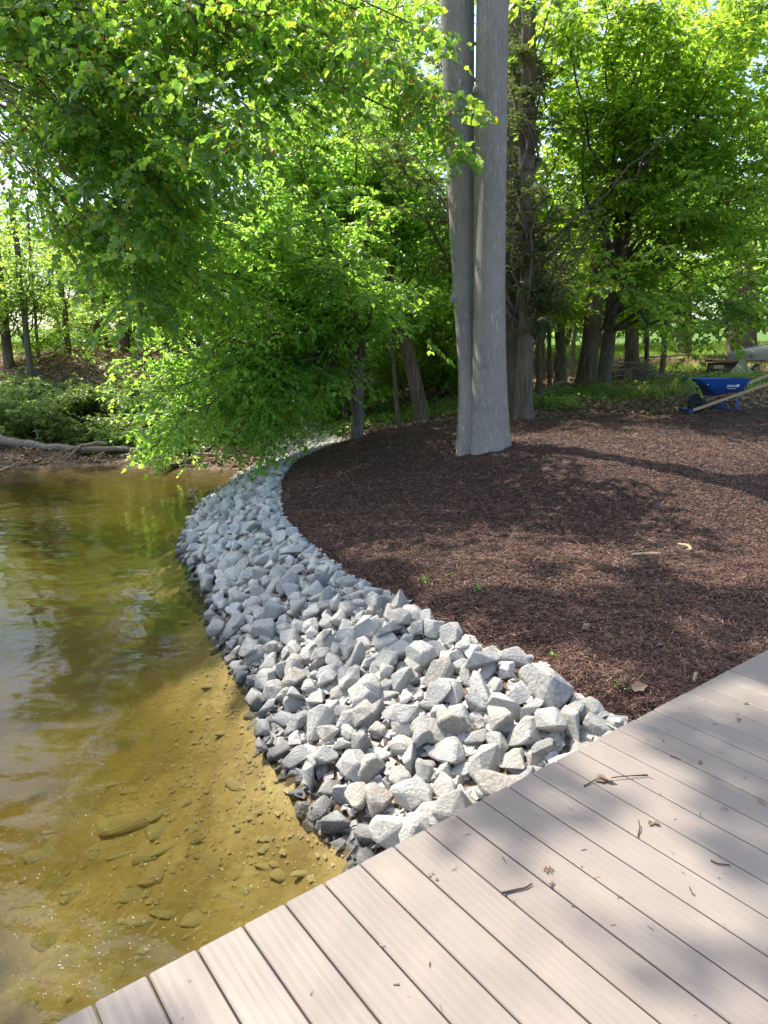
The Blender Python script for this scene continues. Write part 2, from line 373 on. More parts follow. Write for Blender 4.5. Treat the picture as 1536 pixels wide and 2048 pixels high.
for x, y, z in [(-1.5, .5, -.5), (0, 0, -.4), (-4, -3, -.9), (0, -4, -.8), (5, -4, -.3), (-15, 2, -1.2), (-30, 5, -1.4), (-20, -15, -1.5), (0, -25, -1.5), (20, -20, .5), (25, 5, 1.6), (-22, 15, -.3), (-25, 22, 1.6), (-60, 0, -1.4), (60, 0, 2.5), (0, -90, -1), (300, 300, 14), (-300, 300, 10), (0, 420, 12), (300, -200, 5), (-300, -200, 3)]:
    ctrl.append((x, y, z))
ctrl = np.array([np.asarray(c, float) for c in ctrl])
def rbf_fit(P, lam=.02):
    n = len(P); D = np.linalg.norm(P[:, None, :2] - P[None, :, :2], axis=-1)
    A = np.zeros((n + 3, n + 3)); A[:n, :n] = -D + lam * np.eye(n); A[:n, n] = 1; A[:n, n + 1:] = P[:, :2]; A[n, :n] = 1; A[n + 1:, :n] = P[:, :2].T
    b = np.zeros(n + 3); b[:n] = P[:, 2]; return np.linalg.solve(A, b)
W = rbf_fit(ctrl)
def H(x, y):
    x = np.atleast_1d(np.asarray(x, float)); y = np.atleast_1d(np.asarray(y, float)); sh = x.shape; x = x.ravel(); y = y.ravel()
    out = np.empty(len(x)); n = len(ctrl)
    for i in range(0, len(x), 20000):
        xs = x[i:i + 20000]; ys = y[i:i + 20000]
        D = np.hypot(xs[:, None] - ctrl[None, :, 0], ys[:, None] - ctrl[None, :, 1])
        out[i:i + 20000] = -D @ W[:n] + W[n] + W[n + 1] * xs + W[n + 2] * ys
    d = np.hypot(x, y)
    out += (fbm(x * .9, y * .9, 5) - .5) * .07 * np.clip(d / 6, .3, 2.0)
    return out.reshape(sh)
def Hs(x, y): return float(H(x, y)[0])
def gp(u, Y, dz=0.0):
    """the ground under picture column u at depth Y"""
    x = (u - 768) / FPX * Y / math.cos(PITCH) * 1.0
    # the column's x depends a little on height: two fixed-point steps
    for _ in range(4):
        z = Hs(x, Y)
        a = (z - EYE[2]) / Y; yy = (a * math.cos(PITCH) + math.sin(PITCH)) / (math.cos(PITCH) - a * math.sin(PITCH))
        x = (u - 768) / FPX * Y / (math.cos(PITCH) + yy * math.sin(PITCH))
    return np.array([x, Y, Hs(x, Y) + dz])

# deck directions
dE = ray(2680, 700); dE = np.array([dE[0], dE[1]]); dE /= np.linalg.norm(dE)          # along the deck's edge
dB = np.array([dE[1], -dE[0]])                                                         # along the boards, away from the water
e0 = onz(720, 1727, DZ)[:2]
def deck_xy(s, t): return e0 + dE * s + dB * t                                         # s along edge, t in from the edge
def deck_t(x, y): return (x - e0[0]) * dB[0] + (y - e0[1]) * dB[1]

# mulch outline (world)
poly = [onz(u, v, z)[:2] for u, v, z in mulch_edge[::-1]]
back = [(715, 878, 12.6), (760, 868, 13.0), (830, 862, 13.2), (900, 852, 13.4), (1010, 850, 12.6), (1080, 846, 12.8), (1150, 842, 12.9), (1250, 838, 13.0), (1380, 829, 13.1), (1536, 817, 13.0), (1900, 800, 13.5)]
poly = poly + [ony(u, v, Y)[:2] for u, v, Y in back] + [np.array([12., 6.]), np.array([9., 1.]), deck_xy(7.5, .25), deck_xy(2.05, .25)]
poly = np.array(poly)
def poly_sd(x, y, P=poly):
    best = np.full(x.shape, 1e9); ins = np.zeros(x.shape, bool); n = len(P)
    for i in range(n):
        a = P[i]; b = P[(i + 1) % n]; ab = b - a
        t = np.clip(((x - a[0]) * ab[0] + (y - a[1]) * ab[1]) / max(ab @ ab, 1e-9), 0, 1)
        best = np.minimum(best, np.hypot(x - a[0] - t * ab[0], y - a[1] - t * ab[1]))
        c = ((a[1] > y) != (b[1] > y)); dy = b[1] - a[1] if abs(b[1] - a[1]) > 1e-9 else 1e-9
        ins ^= c & (x < (b[0] - a[0]) * (y - a[1]) / dy + a[0])
    return np.where(ins, best, -best)

# ground sheet: rings about the viewpoint, fine ahead, coarse behind
ang = np.concatenate([np.radians(np.arange(-46, 46.01, .42)), np.radians(np.arange(49, 311.5, 3.5))])
rad = np.concatenate([[0.02], np.geomspace(.8, 700, 330)])
AA, RR = np.meshgrid(ang, rad); GX = RR * np.sin(AA); GY = RR * np.cos(AA); GZ = H(GX, GY)
far = np.clip((RR - 45) / 80, 0, 1); GZ = GZ * (1 - far) + np.maximum(GZ, .6) * far
nA = len(ang); nR = len(rad)
i = np.arange(nR - 1)[:, None] * nA; j = np.arange(nA)[None, :]; k = (j + 1) % nA
GF = np.stack([i + j, i + k, i + k + nA, i + j + nA], -1).reshape(-1, 4)
GV = np.stack([GX.ravel(), GY.ravel(), GZ.ravel()], -1)
fz = GV[GF][:, :, 2].mean(1); under = fz < np.where(GV[GF][:, :, 1].mean(1) > 8.5, -.5, -.03)
def submesh(name, F, m):
    ids, inv = np.unique(F, return_inverse=True); mb = MB(); mb.add(GV[ids], inv.reshape(F.shape), True)
    o = mb.build(name, m); return o, ids
g_o, gid = submesh('ground', GF[~under], M['ground']); tag(g_o, 'brown leaf littered ground rising from the shore to a bright grass field', None, kind='structure')
def grassy(x, y):
    d = np.hypot(x, y)
    f = np.clip((d - 27) / 4, 0, 1)
    f = np.maximum(f, .8 * np.exp(-(((x - 10.5) / 4.2) ** 2 + ((y - 18.5) / 1.6) ** 2)))
    f = np.maximum(f, .75 * np.exp(-(((x - 4.5) / 3.0) ** 2 + ((y - 16.5) / 1.0) ** 2)))
    f = np.maximum(f, .9 * np.exp(-(((x - .2) / 1.6) ** 2 + ((y - 15.5) / 1.0) ** 2)))
    f = np.maximum(f, .75 * np.exp(-(((x - 9) / 3.0) ** 2 + ((y - 22.5) / 1.5) ** 2)))
    return f
at = g_o.data.attributes.new('grassy', 'FLOAT', 'POINT'); at.data.foreach_set('value', grassy(GV[gid, 0], GV[gid, 1]).astype(np.float32))
bed_o, _ = submesh('lake_bed', GF[under], M['bed']); tag(bed_o, 'yellow brown silty bottom of the lake under shallow water', None, kind='structure')

# lake water: a closed body of murky water
mb = MB(); box(mb, -120, 60, -120, 17.2, -3.2, 0.0); mb.build('lake_water', M['water']).__setitem__('kind', 'structure')

# mulch bed: its own sheet lying on the ground
xs = np.arange(-2.8, 10.5, .055); ys = np.arange(2.0, 14.2, .06); MX, MY = np.meshgrid(xs, ys)
sdm = poly_sd(MX, MY)
def mulch_top(x, y, s=None):
    s = poly_sd(x, y) if s is None else s
    return H(x, y) + np.clip(.4 * s, -.08, .055) + (fbm(x * 3.1, y * 3.1, 21) - .5) * .045 + (fbm(x * 11, y * 11, 31, 2) - .5) * .022
MZ = mulch_top(MX, MY, sdm)
ok = (sdm > -.22) & ~((deck_t(MX, MY) > .45) & (MX < 7))
nx = len(xs); ii = np.arange(len(ys) - 1)[:, None] * nx; jj = np.arange(nx - 1)[None, :]
F = np.stack([ii + jj, ii + jj + 1, ii + jj + 1 + nx, ii + jj + nx], -1).reshape(-1, 4)
F = F[ok.ravel()[F].all(1)]
mv = np.stack([MX.ravel(), MY.ravel(), MZ.ravel()], -1); ids, inv = np.unique(F, return_inverse=True)
mb = MB(); mb.add(mv[ids], inv.reshape(F.shape), True)
tag(mb.build('mulch_bed', M['mulch']), 'dark red brown bed of shredded bark mulch behind the stone bank', None, kind='structure')

def quads_on(P, D, Nn, Ln, Wd, bend=0.0):
    """flat strips: centre P, direction D, normal Nn -> 4 verts + 2 tris each"""
    S = nrm(np.cross(Nn, D)); n = len(P)
    Ln = np.broadcast_to(Ln, (n,))[:, None]; Wd = np.broadcast_to(Wd, (n,))[:, None]
    a = P - D * Ln / 2; b = P + D * Ln / 2
    V = np.stack([a - S * Wd * .35, a + S * Wd * .5, b + S * Wd * .3, b - S * Wd * .5], 1)
    return V.reshape(-1, 3), np.arange(n * 4).reshape(n, 4)
# shreds of mulch
n = 680000
d = 3.2 * (14.5 / 3.2) ** (R.random(n) ** 1.0); a = np.radians(R.uniform(-16, 44, n)); x = d * np.sin(a); y = d * np.cos(a)
s = poly_sd(x, y); keep = (s > -.04) & (deck_t(x, y) < .12); x, y, d, s = x[keep], y[keep], d[keep], s[keep]
n = len(x); z = mulch_top(x, y, s) + R.uniform(-.002, .014, n)
th = R.uniform(0, 2 * np.pi, n); tilt = R.normal(0, .28, n)
D = nrm(np.stack([np.cos(th), np.sin(th), tilt], -1)); Nn = nrm(np.stack([R.normal(0, .45, n), R.normal(0, .45, n), np.ones(n)], -1))
Ln = R.gamma(2.4, .0105, n) + .006; Wd = R.uniform(.002, .005, n) * (1 + d / 14)
V, F = quads_on(np.stack([x, y, z], -1), D, Nn, Ln, Wd)
mb = MB(); mb.add(V, F); tag(mb.build('mulch_shreds', M['shred']), 'loose shreds of red brown bark lying over the mulch bed', None, kind='stuff')

# ------------------------------------------------------------------ riprap
def stone_mesh(rng, npts=15, bev=.07, flat=.62):
    bm = bmesh.new()
    P = nrm(rng.normal(0, 1, (npts, 3))) * rng.uniform(.78, 1.0, (npts, 1))
    P *= np.array([1.0, rng.uniform(.62, .9), rng.uniform(flat - .12, flat + .14)])
    for p in P: bm.verts.new(p)
    r = bmesh.ops.convex_hull(bm, input=bm.verts[:])
    bmesh.ops.delete(bm, geom=list({g for g in r['geom_interior'] + r['geom_unused'] if isinstance(g, bmesh.types.BMVert)}), context='VERTS')
    bmesh.ops.dissolve_limit(bm, angle_limit=math.radians(12), verts=bm.verts[:], edges=bm.edges[:])
    if bev: bmesh.ops.bevel(bm, geom=bm.edges[:] , offset=bev, segments=1, affect='EDGES', clamp_overlap=True)
    bmesh.ops.triangulate(bm, faces=[f for f in bm.faces if len(f.verts) > 4])
    me = bpy.data.meshes.new('stone'); bm.to_mesh(me); bm.free()
    return me
SM = [stone_mesh(R, int(R.integers(11, 18)), R.uniform(.05, .09), R.uniform(.5, .75)) for _ in range(26)]
for m_ in SM: m_.materials.append(M['stone'])
def mesh_arrays(me):
    V = np.empty(len(me.vertices) * 3); me.vertices.foreach_get('co', V); V = V.reshape(-1, 3)
    me.calc_loop_triangles(); T = np.empty(len(me.loop_triangles) * 3, np.int32); me.loop_triangles.foreach_get('vertices', T)
    return V, T.reshape(-1, 3)
SA = [mesh_arrays(m_) for m_ in SM]
rip_poly = [onz(u, v, -.03)[:2] for u, v in [(704, 1712), (650, 1662), (594, 1580), (530, 1500), (508, 1405), (443, 1300), (415, 1230), (385, 1160), (358, 1095), (380, 1045), (395, 1015), (418, 992), (465, 962), (545, 925), (600, 903), (640, 893)]]
rip_poly += [ony(700, 880, 12.9)[:2]] + [onz(u, v, z + .02)[:2] for u, v, z in mulch_edge] + [deck_xy(2.05, .45), deck_xy(-.1, .45)]
rip_poly = np.array(rip_poly)
cand = []
bx0, bx1 = rip_poly[:, 0].min(), rip_poly[:, 0].max(); by0, by1 = rip_poly[:, 1].min(), rip_poly[:, 1].max()
cell = {}
def try_place(x, y, z, r, k, layer):
    key = (int(x // .4), int(y // .4))
    for dx in (-1, 0, 1):
        for dy in (-1, 0, 1):
            for (X, Y, Z, r2, l2) in cell.get((key[0] + dx, key[1] + dy), ()):
                if l2 == layer and (X - x) ** 2 + (Y - y) ** 2 + (Z - z) ** 2 < (k * (r + r2)) ** 2: return False
    cell.setdefault(key, []).append((x, y, z, r, layer)); return True
stones = []
for layer, tries, k, lift in ((0, 90000, .55, -.03), (1, 60000, .56, .035), (2, 9000, .80, .075)):
    X = R.uniform(bx0, bx1, tries); Y = R.uniform(by0, by1, tries); S = poly_sd(X, Y, rip_poly); Z = H(X, Y)
    for x, y, s, z in zip(X, Y, S, Z):
        if s < ((.0 if layer == 0 else .05 if layer == 1 else .12) if z > .22 else (-.03 if layer == 0 else .0 if layer == 1 else .1)): continue
        dd = math.hypot(x, y)
        sz = min(1.0, max(.72, 1.08 - .028 * dd))
        r = sz * (R.uniform(.065, .115) if layer == 0 else R.uniform(.08, .15) if layer == 1 else R.uniform(.10, .165))
        if R.random() < .06: r *= 1.25
        if try_place(x, y, z, r, k, layer):
            ln = lift
            if deck_t(x, y) > -.25: ln = min(ln, .0)
            stones.append((x, y, z + ln + r * .12, r, layer))
rip = thing('stone_bank', 'bank of angular grey riprap stones curving along the water edge from the deck', 'stone bank', (0, 0, 0))
def shown(p): return p[3] / max(.5, math.dist(p[:3], EYE)) * (1 if p[4] else .75)
inview = lambda p: abs(p[0]) < .62 * p[1] + .3
stones.sort(key=lambda p: -shown(p) if inview(p) else 0)
slope = .35
rest = MB(); print('stones', len(stones))
for i_, (x, y, z, r, layer) in enumerate(stones):
    q = int(R.integers(len(SM)))
    gx = (Hs(x + .1, y) - Hs(x - .1, y)) / .2; gy = (Hs(x, y + .1) - Hs(x, y - .1)) / .2
    nrmv = Vector((-gx, -gy, 1)).normalized() + Vector(R.normal(0, .3, 3)); nrmv.normalize()
    rot = nrmv.to_track_quat('Z', 'Y').to_matrix().to_4x4() @ Matrix.Rotation(R.uniform(0, 6.283), 4, 'Z')
    mw = Matrix.Translation((x, y, z)) @ rot @ Matrix.Diagonal((r * R.uniform(1.0, 1.18), r, r * R.uniform(1.0, 1.25), 1))
    if i_ < 300:
        o = link('stone', SM[q], None, rip); o.matrix_local = mw
    else:
        V, T = SA[q]; A = np.array(mw); rest.add(V @ A[:3, :3].T + A[:3, 3], T)
n = 34000; X = R.uniform(bx0, bx1, n); Y = R.uniform(by0, by1, n); k_ = poly_sd(X, Y, rip_poly) > -.02; X, Y = X[k_], Y[k_]; Z = H(X, Y)
FA = [mesh_arrays(stone_mesh(R, 9, 0, .7)) for _ in range(6)]
for x, y, z in zip(X, Y, Z):
    V, T = FA[int(R.integers(6))]; a = R.uniform(0, 6.28); r = R.uniform(.03, .06); c_, s_ = math.cos(a), math.sin(a)
    rest.add((V * r * np.array([1.15, 1, .9])) @ np.array([[c_, s_, 0], [-s_, c_, 0], [0, 0, 1]]) + (x, y, z + .012), T)
rs = rest.build('stones', M['stone'], rip); rs['kind'] = 'stuff'

# sunken stones and gravel on the lake bed
sunk = [(262, 1622, .26, .62, 0.45), (330, 1612, .12, .9, 1), (375, 1594, .1, .7, .6), (322, 1650, .12, .8, 0), (385, 1640, .13, .6, .5), (398, 1660, .11, .7, .1), (340, 1682, .12, .9, .7), (298, 1690, .13, .8, 1.2), (310, 1735, .2, .6, .5), (302, 1756, .13, .55, .35), (265, 1782, .1, .8, .2), (438, 1768, .13, .7, .8), (486, 1766, .13, .5, .8), (330, 1818, .11, .6, .3), (280, 1830, .1, .7, .2), (214, 1856, .14, .8, .9), (392, 1822, .12, .7, 1), (195, 1972, .15, .9, .9), (160, 1612, .1, .7, 0), (250, 1700, .11, .8, .4), (612, 1662, .09, .8, .2), (656, 1716, .08, .5, 0), (676, 1688, .09, .9, 1.3), (530, 1640, .08, .8, .2), (560, 1690, .09, .7, .6), (240, 1560, .1, .7, .3), (470, 1730, .1, .7, .2), (290, 1182, .2, .6, .2), (350, 1200, .16, .6, .1), (330, 1235, .15, .6, .4), (380, 1245, .14, .7, .3), (300, 1300, .15, .6, .1), (370, 1180, .14, .7, 0), (100, 1870, .12, .8, .6), (140, 1780, .11, .7, .2), (180, 1700, .12, .7, 1), (80, 1700, .12, .7, .4), (420, 1350, .1, .7, .2), (405, 1300, .1, .8, .6), (452, 1440, .1, .7, .2)]
for _ in range(22): sunk.append((R.uniform(60, 640), R.uniform(1540, 1960), R.uniform(.04, .11), R.uniform(.6, .95), R.uniform(0, 3)))
SB = []
for _ in range(10):
    me = stone_mesh(R, 12, .16, .7); me.materials.append(M['bed_stone']); me.polygons.foreach_set('use_smooth', [True] * len(me.polygons)); SB.append(me)
for u, v, r, fl, rz in sunk:
    r *= 1.15; p = onz(u, v, -.36); p = onz(u, v, Hs(p[0], p[1]) + r * .2)
    if deck_t(p[0], p[1]) > .2 or Hs(p[0], p[1]) > -.12: continue
    me = SB[int(R.integers(10))]
    o = link('stone', me, None, bed_o); o.matrix_local = Matrix.Translation((p[0], p[1], min(Hs(p[0], p[1]) - r * .05, -.05 - r * .5))) @ Matrix.Rotation(rz, 4, 'Z') @ Matrix.Rotation(R.normal(0, .1), 4, 'X') @ Matrix.Diagonal((r, r * fl, r * .34, 1))
oct_v = np.array([(1, 0, 0), (-1, 0, 0), (0, 1, 0), (0, -1, 0), (0, 0, 1), (0, 0, -1.)]); oct_f = np.array([(0, 2, 4), (2, 1, 4), (1, 3, 4), (3, 0, 4), (2, 0, 5), (1, 2, 5), (3, 1, 5), (0, 3, 5)])
n = 26000; x = R.uniform(-4, 1.5, n); y = R.uniform(1, 9, n)
s = poly_sd(x, y, rip_poly); z = H(x, y); kp = (z < -.02) & (z > -.5) & (s < .1) & (np.exp(s * 1.3) > R.random(n) * .9) & (deck_t(x, y) < .3); x, y, z = x[kp], y[kp], z[kp]
n = len(x); rr = R.uniform(.005, .02, n) * R.choice([1, 1, 1, 1.6], n); sc = rr[:, None, None] * R.uniform(.5, 1.2, (n, 6, 1)); th = R.uniform(0, 6.28, n)
V = oct_v[None] * sc * np.array([1, 1, .32]); c_, s_ = np.cos(th)[:, None], np.sin(th)[:, None]
V = np.stack([V[..., 0] * c_ - V[..., 1] * s_, V[..., 0] * s_ + V[..., 1] * c_, V[..., 2]], -1) + np.stack([x, y, z + rr * .2], -1)[:, None]
mb = MB(); mb.add(V.reshape(-1, 3), (oct_f[None] + (np.arange(n) * 6)[:, None, None]).reshape(-1, 3))
tag(mb.build('gravel', M['bed_stone']), 'brown gravel on the lake bottom close to the stone bank', None, kind='stuff')

# ------------------------------------------------------------------ deck
deck = thing('deck', 'pale grey brown composite deck of grooved boards beside the water', 'deck', (e0[0], e0[1], DZ), math.atan2(dB[1], dB[0]))
def board_mesh(Lb, wd, th, c=.004):
    prof = [(-wd / 2 + c, 0), (wd / 2 - c, 0), (wd / 2, -c), (wd / 2, -th + c), (wd / 2 - c, -th), (-wd / 2 + c, -th), (-wd / 2, -th + c), (-wd / 2, -c)]
    V = [(x, a, b) for x in (c, Lb) for a, b in prof]; m_ = len(prof)
    V += [(0, a * .97, -c + (b + c) * .96 if b > -c else b * .96) for a, b in prof]
    F = [(i, (i + 1) % m_, (i + 1) % m_ + m_, i + m_) for i in range(m_)] + [(i + 16, (i + 1) % m_ + 16, (i + 1) % m_, i) for i in range(m_)]
    mb = MB(); mb.add(V, F); mb.add(V, [tuple(range(m_, 2 * m_)), tuple(range(16 + m_ - 1, 15, -1))])
    me = mb.mesh('board'); me.materials.append(M['deck']); return me
bme = board_mesh(4.6, .1385, .025)
SP = .0852 * 1.70 * 1.0
for k_ in range(-14, 40):
    o = link('board', bme, None, deck); o.location = (R.uniform(-.0015, .0015), (k_ + .5) * SP, R.uniform(-.0008, .0008))
for j_ in range(4):
    mb = MB(); box(mb, .12 + j_ * 1.2, .16 + j_ * 1.2, -2.0, 5.8, -.20, -.0265); mb.build('joist', M['fascia'], deck)
for j_ in range(3):
    mb = MB(); box(mb, .2, .3, -1.6 + j_ * 3.2, -1.5 + j_ * 3.2, -1.5, -.205); mb.build('post', M['fascia'], deck)

# ------------------------------------------------------------------ trees
def ring_trunk(mb, P, r, sides=20, flare=.6, fh=.35, lobes=5, ph=0.0, bumpy=.04, rng=R):
    """tapered trunk with root flare and uneven section"""
    P = np.asarray(P, float); r = np.asarray(r, float)
    T = nrm(np.gradient(P, axis=0)); A = nrm(np.cross(T, np.array([0, 1., 0]))); B = np.cross(T, A)
    th = np.linspace(0, 2 * np.pi, sides, endpoint=False)
    h = np.concatenate([[0], np.cumsum(np.linalg.norm(np.diff(P, axis=0), axis=1))])
    lob = .55 + .45 * np.cos(lobes * th[None, :] + ph + .6 * np.sin(2 * th[None, :] + ph))
    m_ = 1 + flare * np.exp(-h / fh)[:, None] * lob + bumpy * np.sin(3 * th[None, :] + h[:, None] * .7 + ph) + bumpy * .6 * np.sin(5 * th[None, :] - h[:, None] * 1.1)
    V = P[:, None] + (r[:, None] * m_)[..., None] * (np.cos(th)[None, :, None] * A[:, None] + np.sin(th)[None, :, None] * B[:, None])
    q = len(P); i = np.arange(q - 1)[:, None] * sides; j = np.arange(sides)[None, :]; k = (j + 1) % sides
    mb.add(V.reshape(-1, 3), np.stack([i + j, i + k, i + k + sides, i + j + sides], -1).reshape(-1, 4), True)
def trunk_path(base, top, n=22, bow=(0, 0, 0), wob=.012, rng=R, sink=.25):
    base = np.asarray(base, float); top = np.asarray(top, float)
    t = np.concatenate([np.linspace(0, .12, 6)[:-1], np.linspace(.12, 1, n - 5)])[:, None]
    P = base + (top - base) * t + np.asarray(bow, float) * (4 * t * (1 - t)); P += rng.normal(0, wob, P.shape) * np.array([1, 1, 0]) * (t > .1)
    P[0, 2] -= sink
    return P
LEAF_OVAL = (np.array([(0, 0, 0), (-.36, .42, .10), (0, 1, -.06), (.36, .42, .10)]), np.array([(0, 3, 2), (0, 2, 1)]))
LEAF_MAPLE = (np.array([(0, .4, 0), (0, 0, 0), (.34, .06, .05), (.33, .3, .05), (.5, .52, .08), (.3, .66, .04), (0, 1.0, -.08), (-.3, .66, .04), (-.5, .52, .08), (-.33, .3, .05), (-.34, .06, .05)]),
              np.array([(0, a, a + 1) for a in range(1, 10)] + [(0, 10, 1)]))
LEAF_BLADE = (np.array([(-.06, 0, 0), (.06, 0, 0), (0, 1, .1)]), np.array([(0, 1, 2)]))
def put_leaves(mb, P, D, Nn, Ln, shape=LEAF_OVAL, wid=1.0):
    S = nrm(np.cross(D, Nn)); N2 = np.cross(S, D); LV, LF = shape; n = len(P)
    Ln = np.broadcast_to(np.asarray(Ln, float), (n,))[:, None, None]
    V = P[:, None] + Ln * (LV[None, :, 0:1] * wid * S[:, None] + LV[None, :, 1:2] * D[:, None] + LV[None, :, 2:3] * N2[:, None])
    mb.add(V.reshape(-1, 3), (LF[None] + (np.arange(n) * len(LV))[:, None, None]).reshape(-1, 3), False)

LIT = [  # (centre x, y, radius, sunlit share) - sun gaps shaped into the unseen high crowns
]
def lit_share(x, y):
    f = np.full(x.shape, .42)
    t = deck_t(x, y)
    near = poly_sd(x, y, rip_poly) > -.05
    f = np.where(near & (y < 5.2), .93, f); f = np.where(near & (y >= 5.2), .12, f)
    water = (H(x, y) < .0)
    f = np.where(water & (y < 5.5), .93, f); f = np.where(water & (y >= 5.5), .05, f)
    s_along = (x - e0[0]) * dE[0] + (y - e0[1]) * dE[1]
    qa = onz(-170, 1560, 0.)[:2]; qb = onz(110, 2048, 0.)[:2]; cr_ = (qb[0] - qa[0]) * (y - qa[1]) - (qb[1] - qa[1]) * (x - qa[0])
    f = np.where(t > -.03, np.where(s_along < .3, .86, .38), f)
    f = np.where((cr_ < 0) & (y < 3.6), 0.0, f)
    mul = ~near & ~water & (t <= -.03)
    f = np.where(mul, np.where(y > 7.0, 1.0, np.where(y > 5, .7, .38)), f)
    return f
def prune(P, seed=77):
    """thins an unseen crown so that its shade falls as lit_share asks"""
    tt = np.maximum(P[:, 2] - .7, 0) / math.tan(SUN_EL)
    x = P[:, 0] - SUN_AZ[0] * tt; y = P[:, 1] - SUN_AZ[1] * tt
    nz = .55 * fbm(x * 1.9, y * 1.9, seed, 2) + .45 * fbm(x * 4.6, y * 4.6, seed + 9, 2)
    rank = np.clip((nz - .5) * 2.2 + .5, 0, 1)
    return rank > lit_share(x, y)

def sprays(limbs, rng, nsec, ntw, nlf, L2, L3, leaf, droop=.25, flat=.35, t0=.3, hang=.15, shape=LEAF_OVAL, wid=1.0, gate=None, twigs=True, up=.12):
    """limbs: list of polylines. Grows side branches, twigs and leaves -> (branch MB, leaf MB)"""
    O = []; Dl = []
    for P in limbs:
        m_ = len(P); t = rng.uniform(t0, 1, nsec); t[0] = 1.0
        f = t * (m_ - 1); i = np.minimum(f.astype(int), m_ - 2); fr = (f - i)[:, None]
        O.append(P[i] * (1 - fr) + P[i + 1] * fr); Dl.append(nrm(P[i + 1] - P[i]))
    O = np.concatenate(O); Dl = np.concatenate(Dl); n = len(O); UP = np.array([0, 0, 1.])
    side = nrm(np.cross(Dl, UP) + rng.normal(0, .15, (n, 3))) * rng.choice([-1, 1], n)[:, None]
    D2 = nrm(.45 * Dl + .85 * side * rng.uniform(.3, 1.1, (n, 1)) + UP * rng.uniform(-.25, .3, (n, 1)) + UP * up)
    ln = rng.uniform(.5, 1.15, n) * L2
    tt = np.linspace(0, 1, 4)[None, :, None]
    P2 = O[:, None] + D2[:, None] * ln[:, None, None] * tt; P2[..., 2] -= (droop * ln)[:, None] * np.linspace(0, 1, 4)[None] ** 2
    # twigs
    k = ntw; T = (np.arange(k)[None] + rng.uniform(.2, 1, (n, k))) / k; T = np.clip(T, .08, 1)
    pos = O[:, None] + D2[:, None] * (ln[:, None] * T)[..., None]; pos[..., 2] -= (droop * ln)[:, None] * T ** 2
    S2 = nrm(np.cross(D2, UP))[:, None]; sg = np.where(np.arange(k) % 2 == 0, 1, -1)[None, :, None]
    D3 = nrm(.65 * D2[:, None] + .8 * S2 * sg + rng.normal(0, .28, (n, k, 3)) - UP * droop * .6)
    l3 = rng.uniform(.55, 1.2, (n, k)) * L3 * (1.15 - .55 * T)
    pos = pos.reshape(-1, 3); D3 = D3.reshape(-1, 3); l3 = l3.ravel(); m2 = len(pos)
    # leaves
    q = nlf; TL = (np.arange(q)[None] + rng.uniform(.1, 1, (m2, q))) / q
    pl = pos[:, None] + D3[:, None] * (l3[:, None] * TL)[..., None]; pl[..., 2] -= (hang * l3)[:, None] * TL ** 2
    S3 = nrm(np.cross(D3, UP))[:, None]; sg = np.where((np.arange(q) % 2 == 0), 1, -1)[None, :, None]
    D4 = nrm(.6 * D3[:, None] + .75 * S3 * sg + rng.normal(0, .35, (m2, q, 3)) - UP * (hang + .15))
    N4 = nrm(UP + rng.normal(0, flat, (m2, q, 3)) + 0.25 * nrm(D3)[:, None] * hang)
    pl = pl.reshape(-1, 3); D4 = D4.reshape(-1, 3); N4 = N4.reshape(-1, 3)
    keep = np.ones(len(pl), bool) if gate is None else gate(pl)
    lm = MB(); put_leaves(lm, pl[keep], D4[keep], N4[keep], leaf * rng.uniform(.5, 1.35, keep.sum()), shape, wid)
    bm_ = MB(); tubes_many(bm_, P2, .0065 * np.ones(n), .003 * np.ones(n), 3)
    if twigs:
        sel = keep.reshape(m2, q).any(1)
        if sel.any():
            pe = pos + D3 * l3[:, None]; pe[:, 2] -= hang * l3
            tubes_many(bm_, np.stack([pos, pe], 1)[sel], .0025 * np.ones(sel.sum()), .0012 * np.ones(sel.sum()), 3)
    return bm_, lm, pl[keep]
def in_poly_px(rng, P, n):
    P = np.array(P, float); out = []
    lo = P.min(0); hi = P.max(0)
    while len(out) < n:
        q = rng.uniform(lo, hi)
        if poly_sd(np.array([q[0]]), np.array([q[1]]), P)[0] > 0: out.append(q)
    return out
def limbs_to(rng, path, targets, r0=.05, t_range=(.35, 1), sag=-.06, wob=.03, mb=None, n=8, off=(0, 0, 0)):
    """limbs from points of a trunk path to target points, drawn into mb"""
    out = []
    for T in targets:
        zz = np.clip((T[2] - .8 - path[0, 2]) / max(path[-1, 2] - path[0, 2], .1), 0, 1)
        t = np.clip(zz * .75 + rng.uniform(-.1, .1), *t_range); f = t * (len(path) - 1); i = min(int(f), len(path) - 2)
        a = path[i] + (path[i + 1] - path[i]) * (f - i)
        P = curve_pts(a, T, n, sag, wob, rng); out.append(P)
        if mb is not None:
            Ln = np.linalg.norm(T - a); ra = min(r0, .008 + .008 * Ln)
            addtube(mb, P - np.asarray(off, float), np.linspace(ra, .008, n), 5)
    return out
def tree(name, label, loc, path, r, bark, group=None, sides=18, flare=.5, lobes=5, fh=.3, extra=None):
    t = thing(name, label, 'tree', loc, 0, group)
    mb = MB(); off = np.asarray(loc, float)
    ring_trunk(mb, path - off, r, sides, flare, fh, lobes, R.uniform(0, 6))
    return t, mb, off
def shift(mb, off):
    mb.V = [v - off for v in mb.V]; return mb
def crown_parts(t, off, sets, matn, cname='crown'):
    bmA = MB(); lmA = MB()
    for b_, l_ in sets:
        for V, F, s_ in zip(b_.V, b_.F, b_.sm): pass
        merge(bmA, b_); merge(lmA, l_)
    shift(bmA, off); shift(lmA, off)
    if bmA.n: bmA.build('branches', M['twig'], t)['kind'] = 'stuff'
    o = lmA.build(cname, M[matn], t); o['kind'] = 'stuff'; return o
